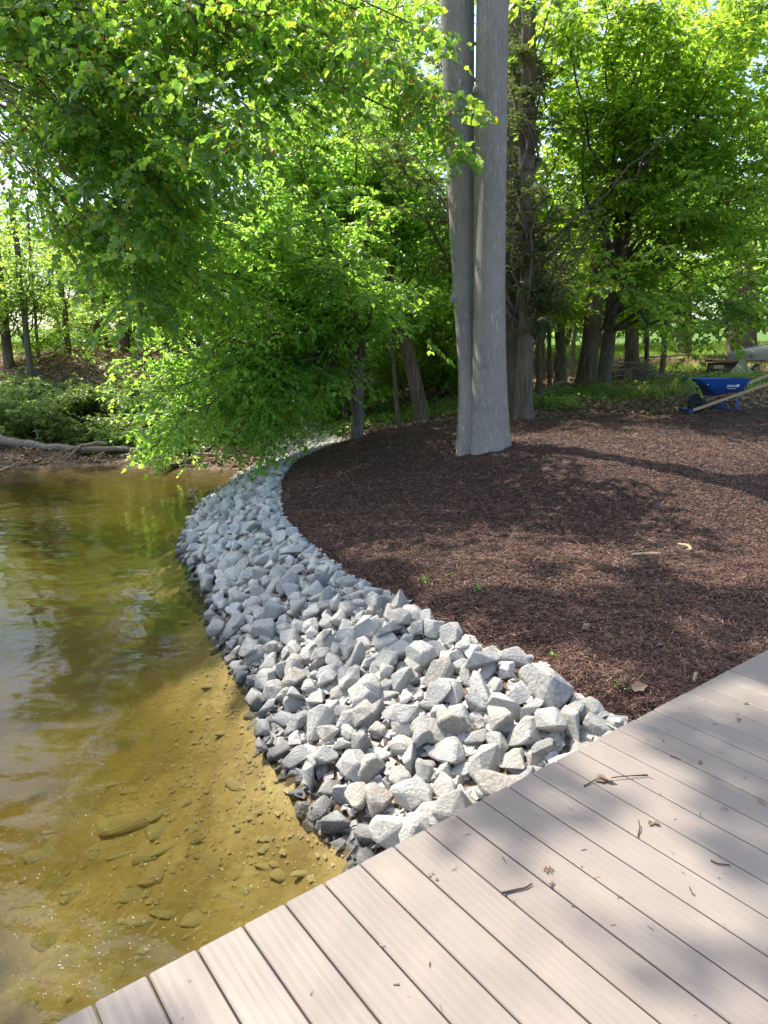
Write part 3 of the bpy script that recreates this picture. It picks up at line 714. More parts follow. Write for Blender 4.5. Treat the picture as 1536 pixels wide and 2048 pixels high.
def merge(A, B):
    b0 = 0
    for V, F, s_ in zip(B.V, B.F, B.sm):
        A.V.append(V); A.F.append(F - b0 + A.n); A.sm.append(s_); A.n += len(V); b0 += len(V)
def tgt(rng, P, n, Y0, Y1): return [ony(u, v, rng.uniform(Y0, Y1)) for u, v in in_poly_px(rng, P, n)]
def blob(rng, c, rad, n):
    return [np.asarray(c) + nrm(rng.normal(0, 1, 3)) * np.asarray(rad) * rng.uniform(.45, 1) ** .5 for _ in range(n)]
TRI = {}

# --- the twin stemmed tree
b = gp(966, 10.0); base = np.array([b[0], b[1], b[2]])
tw = thing('twin_trunk_tree', 'tall pale twin trunked tree rising from the mulch with two smooth grey stems', 'tree', base)
mb = MB(); px = 10.0 / FPX / math.cos(PITCH)
topR = ony(983, 0, 10.0); topL = ony(916, 0, 9.95)
def stem(keys, up, seed_ph, flare, fh, lobes):
    P0 = np.array([ony(u, v, Y) for u, v, Y, r_ in keys]); r0 = np.array([r_ for *_, r_ in keys]) * px
    P0[0, 2] = base[2] - .2
    z = np.concatenate([np.linspace(P0[0, 2], P0[0, 2] + 1.0, 12)[:-1], np.linspace(P0[0, 2] + 1.0, P0[-1, 2], 18)])
    P = np.stack([np.interp(z, P0[:, 2], P0[:, 0]), np.interp(z, P0[:, 2], P0[:, 1]), z], -1); r = np.interp(z, P0[:, 2], r0)
    P = np.vstack([P, [P[-1] + (P[-1] - P[-6]) * up]]); r = np.append(r, r[-1] * .6)
    m1 = MB(); ring_trunk(m1, P - base, r, 40, flare, fh, lobes, seed_ph, .02); m1.build('stem', M['bark_pale'], tw); return P
pR = stem([(976, 902, 9.95, 39), (978, 820, 9.95, 35), (979, 740, 9.95, 31.5), (979, 560, 9.95, 29), (981, 300, 9.95, 28.5), (984, 0, 9.95, 27)], 4.0, 1.0, .45, .40, 6)
pL = stem([(940, 908, 9.98, 25), (938, 820, 10.05, 21), (934, 740, 10.15, 17), (926, 560, 10.22, 20.5), (920, 300, 10.22, 26), (914, 0, 10.2, 30)], 4.0, 3.4, 1.0, .36, 4)
kn = MB(); c0 = ony(908, 597, 9.86) - base   # knot on the left stem
V = nrm(R.normal(0, 1, (60, 3))); bmk = bmesh.new()
bmesh.ops.create_icosphere(bmk, subdivisions=2, radius=1); Vk = np.array([v.co for v in bmk.verts]); Fk = np.array([[v.index for v in f.verts] for f in bmk.faces]); bmk.free()
kn.add(Vk * np.array([.055, .07, .075]) * (1 + .18 * np.sin(5 * Vk[:, :1] + 3 * Vk[:, 2:])) + c0, Fk, True)
c1 = ony(951, 180, 9.8) - base; kn.build('knot', M['bark_pale'], tw); kn = MB(); kn.add(Vk * np.array([.035, .05, .06]) + c1, Fk, True)
kn.build('knot', M['bark_pale'], tw)
lm = []
rg = np.random.default_rng(5)
up_t = blob(rg, (base[0] + .3, base[1] + .3, 14.0), (4.2, 4.2, 4.0), 24)
limbmb = MB()
lb = limbs_to(rg, np.vstack([pR[-4:], [[base[0] + .5, base[1], 17]]]), up_t, .09, (.0, 1), -.03, .03, limbmb)
bset = sprays(lb, rg, 10, 6, 6, 1.3, .6, .15, gate=prune, twigs=False)
limb_o = shift(limbmb, base).build('limbs', M['bark_pale'], tw); limb_o['kind'] = 'stuff'
crown_parts(tw, base, [bset[:2]], 'leaf_maple')
# --- cedar with fluted base behind it
def finish(t, mb, bark):
    """the first piece is the trunk, the rest are its limbs"""
    a = MB(); a.add(mb.V[0], mb.F[0], True); a.build('trunk', M[bark], t)
    if len(mb.V) > 1:
        b = MB(); n0 = len(mb.V[0]); off = n0
        for V, F, s_ in zip(mb.V[1:], mb.F[1:], mb.sm[1:]): b.V.append(V); b.F.append(F - n0); b.sm.append(s_); b.n += len(V)
        o = b.build('limbs', M[bark], t); o['kind'] = 'stuff'
def simple_tree(name, label, u, Y, wpx, top, bark, flare=.45, lobes=5, fh=.35, taper=.75, bow=(0, 0, 0), sides=18, group=None, n=22, bumpy=.04):
    b = gp(u, Y); r0 = wpx / 2 / FPX * Y; top = np.asarray(top, float)
    P = trunk_path(b, top, n, bow); r = np.linspace(r0, r0 * taper, len(P)); r[-1] *= .5
    t = thing(name, label, 'tree', b, 0, group); mb = MB(); ring_trunk(mb, P - b, r, sides, flare, fh, lobes, R.uniform(0, 6), bumpy)
    return t, mb, b, P
rg = np.random.default_rng(8)
t, mb, b, P = simple_tree('cedar_tree', 'cedar with fluted shaggy trunk and dead limbs just right of the twin trunk', 1045, 13.0, 38, ony(1060, -150, 13.2), 'bark_cedar', .95, 6, .35, .6, bumpy=.09, sides=30)
tg = [ony(850, 350, 12.6), ony(790, 290, 12.4), ony(745, 230, 12.8), ony(820, 180, 12.6), ony(860, 120, 13), ony(800, 330, 13), ony(700, 260, 13)]
tg += tgt(rg, [(1000, 330), (1190, 360), (1210, 620), (1120, 640), (1010, 600)], 17, 12.2, 14.5) + tgt(rg, [(1000, -80), (1180, -80), (1140, 250), (1000, 250)], 10, 12.2, 14.5)
lb = limbs_to(rg, P, tg, .05, (.25, .95), .02, .04, mb, off=b); 
dead = [ony(1010, 245, 12.6), ony(1290, 300, 12.0), ony(1340, 265, 11.8), ony(1015, 380, 12.6), ony(1090, 330, 12.5), ony(1020, 430, 12.4), ony(1150, 345, 12.6), ony(1100, 60, 12.8), ony(1008, 660, 12.8), ony(1075, 590, 12.7)]
db = limbs_to(rg, P, dead, .05, (.2, .9), -.03, .035, mb, off=b)
finish(t, mb, 'bark_cedar')
s1 = sprays(lb, rg, 14, 8, 16, .5, .2, .05, droop=.3, flat=.9, t0=.25, hang=.3, wid=.55)
s2 = sprays(db, rg, 7, 4, 1, .45, .3, .03, droop=.1, t0=.3)
crown_parts(t, b, [s1[:2], (s2[0], MB())], 'leaf_cedar')

# --- forked tree at the end of the stone bank, overhanging the water
rg = np.random.default_rng(21)
t, mb, b, P = simple_tree('forked_tree', 'small forked tree with mottled grey trunk where the stone bank ends, overhanging the water', 713, 12.7, 26, ony(716, 700, 12.7), 'bark_grey', .3, 5, .2, .9)
fork = P[-2]
stems = []
for tgtp, r_ in ((ony(728, 560, 12.6), .085), (ony(672, 560, 12.0), .08), (ony(640, 640, 11.6), .07), (ony(560, 560, 11.2), .06), (ony(640, 420, 12.2), .06), (ony(735, 430, 12.8), .06), (ony(665, 690, 12.3), .035)):
    Q = curve_pts(fork if tgtp[2] > 2.6 else P[-8], tgtp, 8, -.05, .02, rg); m1 = MB(); addtube(m1, Q - b, np.linspace(r_, r_ * .5, 8), 8); m1.build('limb', M['bark_grey'], t); stems.append(Q)
trunkp = np.vstack([P, stems[0]])
mass = [(180, 700), (250, 520), (330, 400), (560, 330), (760, 380), (760, 600), (640, 680), (620, 760), (590, 830), (480, 850), (430, 860), (300, 870), (240, 800)]
tg = tgt(rg, mass, 44, 10.2, 13.0) + tgt(rg, [(260, 840), (600, 800), (590, 840), (420, 890), (330, 925), (285, 915)], 9, 10.6, 12.0)
hub = np.vstack([stems[2], stems[3][2:]])
lb = limbs_to(rg, np.vstack([P[-6:], stems[1]]), tg, .045, (.2, 1), -.08, .03, mb, off=b)
finish(t, mb, 'bark_grey')
cut = MB(); c0 = ony(711, 716, 12.56) - b; th = np.linspace(0, 2 * np.pi, 12, endpoint=False)
cut.add(np.vstack([np.stack([.045 * np.cos(th), np.zeros(12), .055 * np.sin(th)], -1) + c0, [c0 + (0, -.012, 0)]]), [[a, (a + 1) % 12, 12] for a in range(12)])
cut.build('pruning_scar', M['cutwood'], t)
s1 = sprays(lb, rg, 13, 8, 9, .95, .42, .088, droop=.35, flat=.38, t0=.25, hang=.35)
tgu = blob(rg, (b[0] - .6, b[1] - .2, 8.6), (3.0, 2.6, 2.2), 14); lu = limbs_to(rg, np.vstack([stems[4], [stems[4][-1] + (0, 0, 3)]]), tgu[:5], .05, (.3, 1), -.03, .03, None)
s2 = sprays(lu, rg, 10, 6, 6, 1.1, .5, .12, gate=prune, twigs=False)
crown_parts(t, b, [s1[:2], s2[:2]], 'leaf_beech')

# --- leaning tree
rg = np.random.default_rng(31)
b = gp(846, 14.4); top = ony(640, 470, 14.0)
path = np.array([b, *[ony(u, v, Y) for u, v, Y in ((836, 790, 14.4), (825, 740, 14.4), (812, 690, 14.35), (790, 645, 14.3), (755, 612, 14.2), (718, 580, 14.1), (680, 540, 14.0), (640, 480, 13.9))]])
tt = np.linspace(0, len(path) - 1, 30); path = np.stack([np.interp(tt, np.arange(len(path)), path[:, k]) for k in range(3)], -1); path[0, 2] -= .2
t = thing('leaning_tree', 'tree with dark trunk leaning left in an arch behind the forked tree', 'tree', b)
mb = MB(); ring_trunk(mb, path - b, np.linspace(.155, .075, 30), 16, .5, .3, 5, 1.0, .04)
mb2 = MB()
tg = tgt(rg, [(480, 190), (900, 220), (915, 410), (880, 450), (640, 430), (500, 420)], 22, 13.2, 16.5)
lb = limbs_to(rg, np.vstack([path[10:], [ony(600, 380, 14)]]), tg, .05, (.1, 1), -.08, .03, mb2); shift(mb2, b); merge(mb, mb2)
finish(t, mb, 'bark_brown')
s1 = sprays(lb, rg, 14, 8, 8, 1.1, .45, .095, droop=.3, flat=.4, t0=.25, hang=.3)
tgu = blob(rg, (b[0] - 1, b[1] + .5, 9.5), (3.4, 2.5, 2.4), 12); lu = limbs_to(rg, np.vstack([path[-6:], [path[-1] + (0, 0, 4)]]), tgu[:3], .05, (.3, 1), -.03, .03, None)
s2 = sprays(lu, rg, 10, 6, 6, 1.2, .5, .13, gate=prune, twigs=False)
crown_parts(t, b, [s1[:2], s2[:2]], 'leaf_beech')

# --- near maple with orange seeds, over the water on the left
rg = np.random.default_rng(41)
b = np.array([-11.2, 13.8, 0]); b[2] = Hs(b[0], b[1])
path = trunk_path(b, (-8.2, 11.2, 13.0), 26, (.4, -.3, 0)); t = thing('maple_tree', 'maple reaching over the water at upper left with orange seed clusters among its leaves', 'tree', b)
mb = MB(); ring_trunk(mb, path - b, np.linspace(.2, .07, 26), 16, .5, .3, 5, 2.0)
mb2 = MB()
tg = tgt(rg, [(-60, -60), (700, -60), (720, 120), (640, 280), (420, 330), (300, 420), (190, 260), (80, 170), (-60, 110)], 50, 8.2, 12.0) + tgt(rg, [(190, 330), (430, 320), (420, 620), (300, 690), (215, 600)], 14, 8.6, 10.5)
tg += [ony(880, 180, 8.6), ony(870, 260, 8.8), ony(900, 250, 8.9), ony(850, 60, 8.6), ony(780, 130, 8.4)]
lb = limbs_to(rg, path, tg, .022, (.55, 1), -.13, .012, mb2)
for P_ in (curve_pts(ony(384, -60, 9.6), ony(392, 190, 9.6), 8, 0, .01, rg), curve_pts(ony(392, 190, 9.6), ony(372, 330, 9.5), 6, 0, .01, rg)): addtube(mb2, P_, np.linspace(.035, .026, len(P_)), 8)
shift(mb2, b); merge(mb, mb2); finish(t, mb, 'bark_brown')
s1 = sprays(lb, rg, 10, 7, 7, .9, .42, .086, droop=.3, flat=.65, t0=.72, hang=.5, shape=LEAF_MAPLE)
pl = s1[2]; sel = rg.choice(len(pl), 1500, replace=False); ps = pl[sel]; ps = ps[ps[:, 2] > EYE[2] + .12 * ps[:, 1]]
sm = MB(); k_ = len(ps); 
for q_ in range(3): put_leaves(sm, ps + rg.normal(0, .02, (k_, 3)), nrm(np.array([0, 0, -1.]) + rg.normal(0, .5, (k_, 3))), nrm(rg.normal(0, 1, (k_, 3))), .055, LEAF_OVAL, .8)
shift(sm, b); o = sm.build('seed_clusters', M['samara'], t); o['kind'] = 'stuff'
tgu = blob(rg, (-3.8, 7.2, 13.5), (4.6, 3.4, 3.0), 74); lu = limbs_to(rg, np.vstack([path[-8:], [path[-1] + (.3, -.8, 2.5)]]), tgu, .05, (.1, 1), -.03, .03, None)  # unseen upper crown, added where its shade lands on deck and near water
s2 = sprays(lu, rg, 11, 6, 6, 1.3, .6, .165, gate=prune, twigs=False)
crown_parts(t, b, [s1[:2], s2[:2]], 'leaf_maple')

# --- right hand foliage
rg = np.random.default_rng(51)
t, mb, b, P = simple_tree('smooth_grey_tree', 'grey trunked tree with low spreading branches, right one of the pair beside the brush pile', 1206, 17.6, 28, ony(1285, 60, 15.5), 'bark_grey', .35, 5, .3, .6)
tg = tgt(rg, [(1090, -40), (1600, -40), (1600, 640), (1480, 660), (1330, 640), (1250, 560), (1160, 470), (1120, 200)], 52, 12.4, 16.5)
lb = limbs_to(rg, P, tg, .06, (.3, 1), -.03, .03, mb, off=b); finish(t, mb, 'bark_grey')
s1 = sprays(lb, rg, 11, 8, 8, 1.3, .5, .125, droop=.25, flat=.35, t0=.5, hang=.35)
crown_parts(t, b, [s1[:2]], 'leaf_right')
rg = np.random.default_rng(52)
t, mb, b, P = simple_tree('buttressed_tree', 'tree with sunlit flared brown trunk, left one of the pair beside the brush pile', 1172, 18.2, 34, ony(1250, 0, 19), 'bark_brown', 1.0, 4, .55, .7)
tg = tgt(rg, [(1000, -40), (1560, -40), (1560, 560), (1400, 640), (1100, 660), (1060, 560)], 18, 17, 22)
lb = limbs_to(rg, P, tg, .07, (.3, 1), -.03, .03, mb, off=b); finish(t, mb, 'bark_brown')
s1 = sprays(lb, rg, 14, 7, 8, 1.4, .55, .13, droop=.25, flat=.4, t0=.3, hang=.3)
crown_parts(t, b, [s1[:2]], 'leaf_right')
rg = np.random.default_rng(53)
t, mb, b, P = simple_tree('big_grey_tree', 'thick dark grey trunk standing directly behind the cedar and twin trunk', 1028, 15.2, 56, ony(1015, -100, 15.4), 'bark_grey', .4, 6, .4, .8)
tg = tgt(rg, [(560, -60), (1010, -60), (990, 300), (700, 420), (560, 300)], 16, 15, 20)
lb = limbs_to(rg, np.vstack([P[-6:]]), tg, .07, (.0, 1), -.03, .03, mb, off=b); finish(t, mb, 'bark_grey')
s1 = sprays(lb, rg, 14, 7, 8, 1.3, .55, .12, droop=.25, flat=.45, t0=.3, hang=.3)
crown_parts(t, b, [s1[:2]], 'leaf_pale')
# trunks in the right hand wood: (u, Y, px width, top u, top v, bark, label)
for u, Y, wpx, tu, tv, bark, fl, lab in [
    (1262, 21.5, 28, 1266, 560, 'bark_brown', .3, 'stout ribbed brown trunk standing right behind the brush pile'),
    (1322, 20.5, 11, 1340, 560, 'bark_brown', .3, 'slim dark leaning trunk in the sunny clearing right of the brush pile'),
    (1292, 21.5, 9, 1296, 560, 'bark_brown', .3, 'very thin dark trunk between the ribbed trunk and the leaning trunk'),
    (1368, 27.0, 28, 1372, 520, 'bark_brown', .6, 'thick brown trunk at the edge of the bright field'),
    (1484, 24.0, 56, 1484, 420, 'bark_brown', .35, 'massive dark trunk directly behind the upturned boat'),
    (1120, 19.5, 22, 1122, 480, 'bark_brown', .5, 'dark brown trunk left of the flared trunk'),
    (1099, 18.5, 9, 1096, 480, 'bark_brown', .3, 'narrow dark trunk in the gap right of the cedar'),
    (1087, 20.5, 8, 1085, 480, 'bark_brown', .3, 'thin shaded trunk in the gap close beside the cedar'),
    (1078, 16.5, 13, 1078, 480, 'bark_brown', .3, 'reddish brown trunk half hidden by the cedar'),
    (1140, 21.5, 9, 1156, 600, 'bark_dead', .2, 'pale leaning dead stem in the sunny gap left of the flared trunk')]:
    t, mb, b, P = simple_tree('woodland_tree', lab, u, Y, wpx, ony(tu, tv, Y), bark, fl, 5, .35, .85, sides=14)
    rg = np.random.default_rng(int(u))
    tg = blob(rg, P[-1] + (0, 0, .6), (2.4, 1.8, 1.6), 9 if wpx > 12 else 4)
    lb = limbs_to(rg, P[-10:], tg, .04, (.1, 1), -.05, .03, mb, off=b); finish(t, mb, bark)
    s1 = sprays(lb, rg, 11, 6, 7, 1.2, .5, .13, droop=.25, flat=.45, t0=.2, hang=.3)
    crown_parts(t, b, [s1[:2]], 'leaf_right')
# second trunk pair in the back (grey, between v 80 and 350)
for u, Y, wpx, tu, tv, bark, lab in [
    (797, 14.2, 9, 765, 430, 'bark_brown', 'thin dark sapling stem between the forked tree and the leaning tree'),
    (690, 15.6, 15, 690, 560, 'bark_brown', 'shaded trunk just left behind the forked tree'),
    (648, 17.5, 11, 640, 520, 'bark_brown', 'slender shaded trunk deep behind the hanging foliage'),
    (905, 19, 11, 900, 500, 'bark_brown', 'slender trunk left of the twin trunk, among bright bushes')]:
    t, mb, b, P = simple_tree('sapling', lab, u, Y, wpx, ony(tu, tv, Y), bark, .3, 5, .2, .7, sides=10)
    rg = np.random.default_rng(int(u) + 1)
    tg = blob(rg, P[-1] + (0, .3, -.4), (1.6, 1.2, 1.6), 9)
    lb = limbs_to(rg, P, tg, .025, (.4, 1), -.05, .03, mb, off=b); finish(t, mb, bark)
    s1 = sprays(lb, rg, 11, 6, 7, 1.0, .45, .11, droop=.25, flat=.4, t0=.2, hang=.3); crown_parts(t, b, [s1[:2]], 'leaf_beech')
# left hand wood
for u, Y, wpx, tu, tv, bark, lab, nl in [
    (18, 21.0, 19, -22, 380, 'bark_brown', 'dark straight trunk at the far left above the bank', 10),
    (62, 20.3, 12, 20, 380, 'bark_grey', 'greyish leaning trunk second from the left on the bank', 10),
    (78, 21.5, 6, 55, 420, 'bark_brown', 'thin dark stem close beside the greyish leaning trunk', 5),
    (138, 24.0, 12, 105, 420, 'bark_brown', 'dark trunk rising from rusty leaf litter on the left bank', 10),
    (196, 26.0, 13, 165, 330, 'bark_brown', 'dark trunk against bright yellow green leaves on the left', 12),
    (214, 27.0, 8, 190, 330, 'bark_brown', 'slim trunk close right of the dark trunk against yellow green leaves', 6),
    (248, 27.5, 9, 225, 330, 'bark_brown', 'third slim trunk fading into the maple foliage on the left', 6)]:
    t, mb, b, P = simple_tree('woodland_tree', lab, u, Y, wpx, ony(tu, tv, Y), bark, .3, 5, .3, .8, sides=12)
    rg = np.random.default_rng(int(u) + 3)
    tg = [ony(u + rg.normal(-10, 60), rg.uniform(430, 690), Y + rg.uniform(-1.5, 2.5)) for _ in range(nl)]
    lb = limbs_to(rg, P, tg, .025, (.2, 1), -.03, .03, mb, off=b); finish(t, mb, bark)
    s1 = sprays(lb, rg, 8, 6, 7, 1.1, .5, .11, droop=.2, flat=.3, t0=.2, hang=.2); crown_parts(t, b, [s1[:2]], 'leaf_pale')

# --- bushes
def bush(label, u, Y, hw, hh, nl, matn, leaf=.09, name='bush', lift=.5):
    b = gp(u, Y); rg = np.random.default_rng(int(abs(u) * 7 + Y * 3)); t = thing(name, label, 'bush', b)
    mb = MB(); lb = []
    for T in [b + np.array([rg.uniform(-1, 1) * hw, rg.uniform(-1, 1) * hw * .8, hh * rg.uniform(.25, 1)]) for _ in range(nl)]:
        Q = curve_pts(b + (T - b) * np.array([.15, .15, 0]) - (0, 0, .05), T, 6, -.12, .03, rg); addtube(mb, Q, np.linspace(.014, .005, 6), 4); lb.append(Q)
    shift(mb, b).build('stem', M['twig'], t)
    s1 = sprays(lb, rg, 10, 6, 7, .55, .32, leaf, droop=.25, flat=.4, t0=.15, hang=.25, up=.3); crown_parts(t, b, [s1[:2]], matn, 'foliage')
    return t
for a in [('yellow green bush behind the leaning trunk, right beside the twin trunk', 900, 17.2, 1.3, 2.6, 22, 'leaf_pale'),
          ('bright bush between the thin sapling and the leaning trunk', 820, 17.5, 1.2, 2.2, 18, 'leaf_pale'),
          ('tall leafy bush rising above the arch of the leaning trunk', 865, 19.5, 1.8, 4.2, 26, 'leaf_pale'),
          ('shaded bush behind the base of the forked tree', 650, 16.2, 1.4, 1.8, 20, 'leaf_beech'),
          ('dark bush under the hanging foliage at the back of the cove', 540, 16.6, 1.5, 2.0, 20, 'leaf_beech'),
          ('leafy bush on the bank left of the dark bush under hanging foliage', 420, 16.8, 1.5, 1.8, 20, 'leaf_shrub'),
          ('pale green bush on the left bank above the middle of the fallen log', 190, 16.6, 1.3, 1.0, 20, 'leaf_shrub'),
          ('pale green bush on the left bank above the thick end of the log', 40, 16.8, 1.5, 1.2, 24, 'leaf_shrub'),
          ('bush at the left bank close above the branched part of the log', 300, 16.4, 1.2, .95, 18, 'leaf_shrub'),
          ('higher bush under the far left trunks', -20, 18.4, 1.2, .9, 16, 'leaf_shrub'),
          ('sparse bush on rusty litter below the thin stems at left', 150, 18.6, 1.3, .7, 14, 'leaf_shrub'),
          ('bush on the upper left bank next to the hanging foliage', 285, 18.8, 1.4, 1.0, 16, 'leaf_shrub')]:
    bush(*a)
# background saplings and forest: a few generic trees, shared meshes
def generic(seed, h, spread, nlimb, leafm, matn, name='forest_tree', cz=.55, sz=.42):
    rg = np.random.default_rng(seed); t = thing(name, 'x', 'tree')
    P = trunk_path((0, 0, 0), (rg.normal(0, .4), rg.normal(0, .4), h * .9), 16, (.2, .1, 0), .02, rg); mb = MB(); ring_trunk(mb, P, np.linspace(.17, .05, 16), 10, .5, .3, 5)
    tg = blob(rg, (0, 0, h * cz), (spread, spread, h * sz), nlimb); lb = limbs_to(rg, P, tg, .04, (.1, 1), -.05, .03, mb)
    finish(t, mb, 'bark_brown'); s1 = sprays(lb, rg, 10, 6, 6, 1.5, .65, leafm, droop=.2, flat=.4, t0=.2, hang=.2, twigs=False); crown_parts(t, np.zeros(3), [s1[:2]], matn)
    return t
gens = [generic(101, 11, 3.0, 30, .2, 'leaf_pale'), generic(102, 13, 3.2, 34, .2, 'leaf_pale'), generic(103, 9, 3.2, 28, .19, 'leaf_beech'), generic(104, 7, 2.6, 26, .16, 'leaf_pale'), generic(105, 22, 4.6, 34, .27, 'leaf_pale', cz=.74, sz=.24)]
used = [False] * 5
spots = [(-60, 30, 3), (180, 34, 3), (260, 34, 3), (330, 30, 3), (420, 30, 3), (500, 29, 2), (580, 33, 0), (650, 30, 3), (730, 28, 0), (800, 34, 3), (860, 29, 3), (930, 34, 3), (1000, 31, 3), (1060, 28, 3), (1130, 34, 3), (1200, 32, 3), (1290, 36, 0), (470, 23, 3), (590, 22.5, 3), (380, 24, 3), (760, 24, 3), (940, 25, 3), (1560, 32, 0), (1640, 26, 2),
         (-250, 30, 1), (-420, 24, 2), (1800, 24, 1), (1950, 20, 0), (1100, 46, 3), (1340, 150, 1), (1450, 170, 0), (1560, 160, 1), (300, 160, 2), (700, 150, 1), (1000, 160, 2), (1250, 175, 2), (1640, 170, 1), (500, 170, 0), (850, 140, 0), (200, 170, 1), (250, 24, 4), (400, 28, 4), (560, 29, 4), (740, 31, 4), (-420, 18.5, 4), (330, 31, 4), (120, 36, 4)]
for u, Y, g_ in spots:
    src = gens[g_]
    if not used[g_]: t = src; used[g_] = True
    else:
        t = src.copy(); C.objects.link(t)
        for ch in list(src.children):
            c2 = ch.copy(); C.objects.link(c2); c2.parent = t
    b = gp(u, Y); t.location = b - np.array([0, 0, .15]); t.rotation_euler = (0, 0, R.uniform(0, 6.28)); s_ = R.uniform(.85, 1.15) * (1.0 if Y < 100 else 1.2); t.scale = (s_, s_, s_)
    t['label'] = ['leafy green tree of the wood behind the cove', 'tall yellow green tree of the wood behind the cove', 'broad darker green tree of the wood behind the cove', 'low bright sapling tree deep behind the cove', 'very tall tree towering at the back of the cove'][g_] if Y < 100 else 'distant tree beyond the bright field'
    t['group'] = ['leafy green trees of the wood', 'tall yellow green trees of the wood', 'broad dark green trees of the wood', 'low bright sapling trees of the wood', 'very tall trees at the back of the cove'][g_] if Y < 100 else 'distant trees beyond the field'

# ------------------------------------------------------------------ ground cover
def scatter(n, Y0, Y1, u0, u1, test):
    Y = R.uniform(Y0, Y1, n); X = (R.uniform(u0, u1, n) - 768) / FPX * Y; z = H(X, Y); k = test(X, Y, z); return X[k], Y[k], z[k]
X, Y, Z = scatter(60000, 11, 27, -250, 1750, lambda x, y, z: (z > .02) & (poly_sd(x, y) < -.02) & (poly_sd(x, y, rip_poly) < -.05) & (R.random(len(x)) > grassy(x, y)))
n = len(X); th = R.uniform(0, 6.28, n); mb = MB()
put_leaves(mb, np.stack([X, Y, Z + R.uniform(.005, .04, n)], -1), nrm(np.stack([np.cos(th), np.sin(th), R.normal(0, .35, n)], -1)), nrm(np.stack([R.normal(0, .5, n), R.normal(0, .5, n), np.ones(n)], -1)), R.uniform(.05, .12, n), LEAF_OVAL, 1.1)
tag(mb.build('leaf_litter', M['dry_leaf']), 'dry brown fallen leaves covering the ground under the trees', None, kind='stuff')
X, Y, Z = scatter(230000, 13, 34, -250, 1800, lambda x, y, z: (z > .1) & (poly_sd(x, y) < -.1) & (grassy(x, y) * (.4 + fbm(x * 1.1, y * 1.1, 3)) > R.random(len(x)) * .9 + .12))
n = len(X); mb = MB(); th = R.uniform(0, 6.28, n)
put_leaves(mb, np.stack([X, Y, Z - .01], -1), nrm(np.stack([R.normal(0, .45, n), R.normal(0, .45, n), np.ones(n)], -1)), nrm(np.stack([np.cos(th), np.sin(th), np.zeros(n)], -1)), R.uniform(.08, .22, n) , LEAF_BLADE, 1.6)
tag(mb.build('grass', M['grass']), 'bright green grass blades growing in sunny patches under the trees', None, kind='stuff')
mb = MB()
for u, Y, rx, ry, n in [(1200, 16.6, 1.2, .7, 1500), (1110, 14.6, .6, .5, 900), (830, 15.8, 1.6, .8, 2200), (700, 14.8, .9, .6, 1200), (1440, 18.4, 1.4, .5, 2000), (250, 15.9, 2.4, .3, 1600), (60, 19.5, 2, .6, 800), (1080, 14.8, .3, .3, 400), (620, 15.2, 1, .5, 900)]:
    c0 = gp(u, Y); x = c0[0] + R.normal(0, rx * .55, n); y = c0[1] + R.normal(0, ry * .55, n); z = H(x, y) + R.uniform(.02, .22, n) * (.5 + fbm(x * 2, y * 2, 8))
    kp = (poly_sd(x, y) < -.12) & (z > .08); x, y, z = x[kp], y[kp], z[kp]; k_ = len(x); th = R.uniform(0, 6.28, k_)
    put_leaves(mb, np.stack([x, y, z], -1), nrm(np.stack([np.cos(th), np.sin(th), R.normal(0, .3, k_)], -1)), nrm(np.stack([R.normal(0, .4, k_), R.normal(0, .4, k_), np.ones(k_)], -1)), R.uniform(.04, .09, k_), LEAF_OVAL, 1.2)
tag(mb.build('undergrowth', M['leaf_shrub']), 'low leafy green plants covering the shaded ground near the trunks', None, kind='stuff')

# ------------------------------------------------------------------ shore logs and brush
def log(name, label, pts, r, matn, extra=(), cat='log', sides=10):
    P = np.array(pts); t_ = np.linspace(0, len(P) - 1, max(12, len(P) * 4)); Q = np.stack([np.interp(t_, np.arange(len(P)), P[:, k]) for k in range(3)], -1); Q += R.normal(0, .012, Q.shape)
    c0 = Q[0].copy(); rr = np.interp(t_, np.linspace(0, len(P) - 1, len(r)), r)
    mb = MB(); addtube(mb, Q - c0, rr, sides); o = mb.build(name, M[matn]); o.location = c0; tag(o, label, cat)
    for e_, (ep, er) in enumerate(extra):
        mb = MB(); addtube(mb, np.array(ep) - c0, er, 6); b_ = mb.build('branch', M[matn], o)
    return o
log('fallen_log', 'long grey fallen trunk lying along the left shore with a forked branch', [ony(-60, 862, 15.5), ony(20, 884, 15.3), ony(100, 896, 15.2), ony(190, 899, 15.2), ony(290, 898, 15.3)], [.115, .10, .085, .065, .045], 'bark_dead',
    [(curve_pts(ony(215, 888, 15.1), ony(128, 902, 14.9), 6, -.06, .02), [.03, .045, .045, .04, .03, .02]), (curve_pts(ony(160, 895, 14.9), ony(128, 922, 14.5), 5, -.03, .02), np.linspace(.04, .012, 5)), (curve_pts(ony(160, 895, 14.9), ony(150, 905, 14.8), 4, 0, .02), np.linspace(.03, .02, 4))])
log('driftwood_branch', 'thin bare branch sticking out of the water at far left', [onz(-10, 943, -.03), ony(20, 935, 13.6), ony(42, 923, 13.7)], [.02, .015, .008], 'bark_dead', cat='branch', sides=6)
log('driftwood_branch', 'pale curved stick on the litter under the hanging foliage', [gp(395, 14.6, .05), gp(430, 14.7, .22), gp(470, 14.8, .05)], [.025, .02, .012], 'bark_dead', cat='branch', sides=6)
log('driftwood_branch', 'thin arching branch on the shore left of the far stones', [gp(540, 14.2, .05), gp(560, 14.3, .2), gp(590, 14.6, .18), gp(620, 14.9, .05)], [.015, .014, .012, .008], 'bark_dead', cat='branch', sides=6)
log('driftwood_branch', 'dark waterlogged limb lying at the waterline under the hanging foliage', [onz(318, 938, .03), onz(350, 928, .06), ony(390, 918, 14.2)], [.05, .06, .04], 'bark_brown', cat='branch', sides=8)
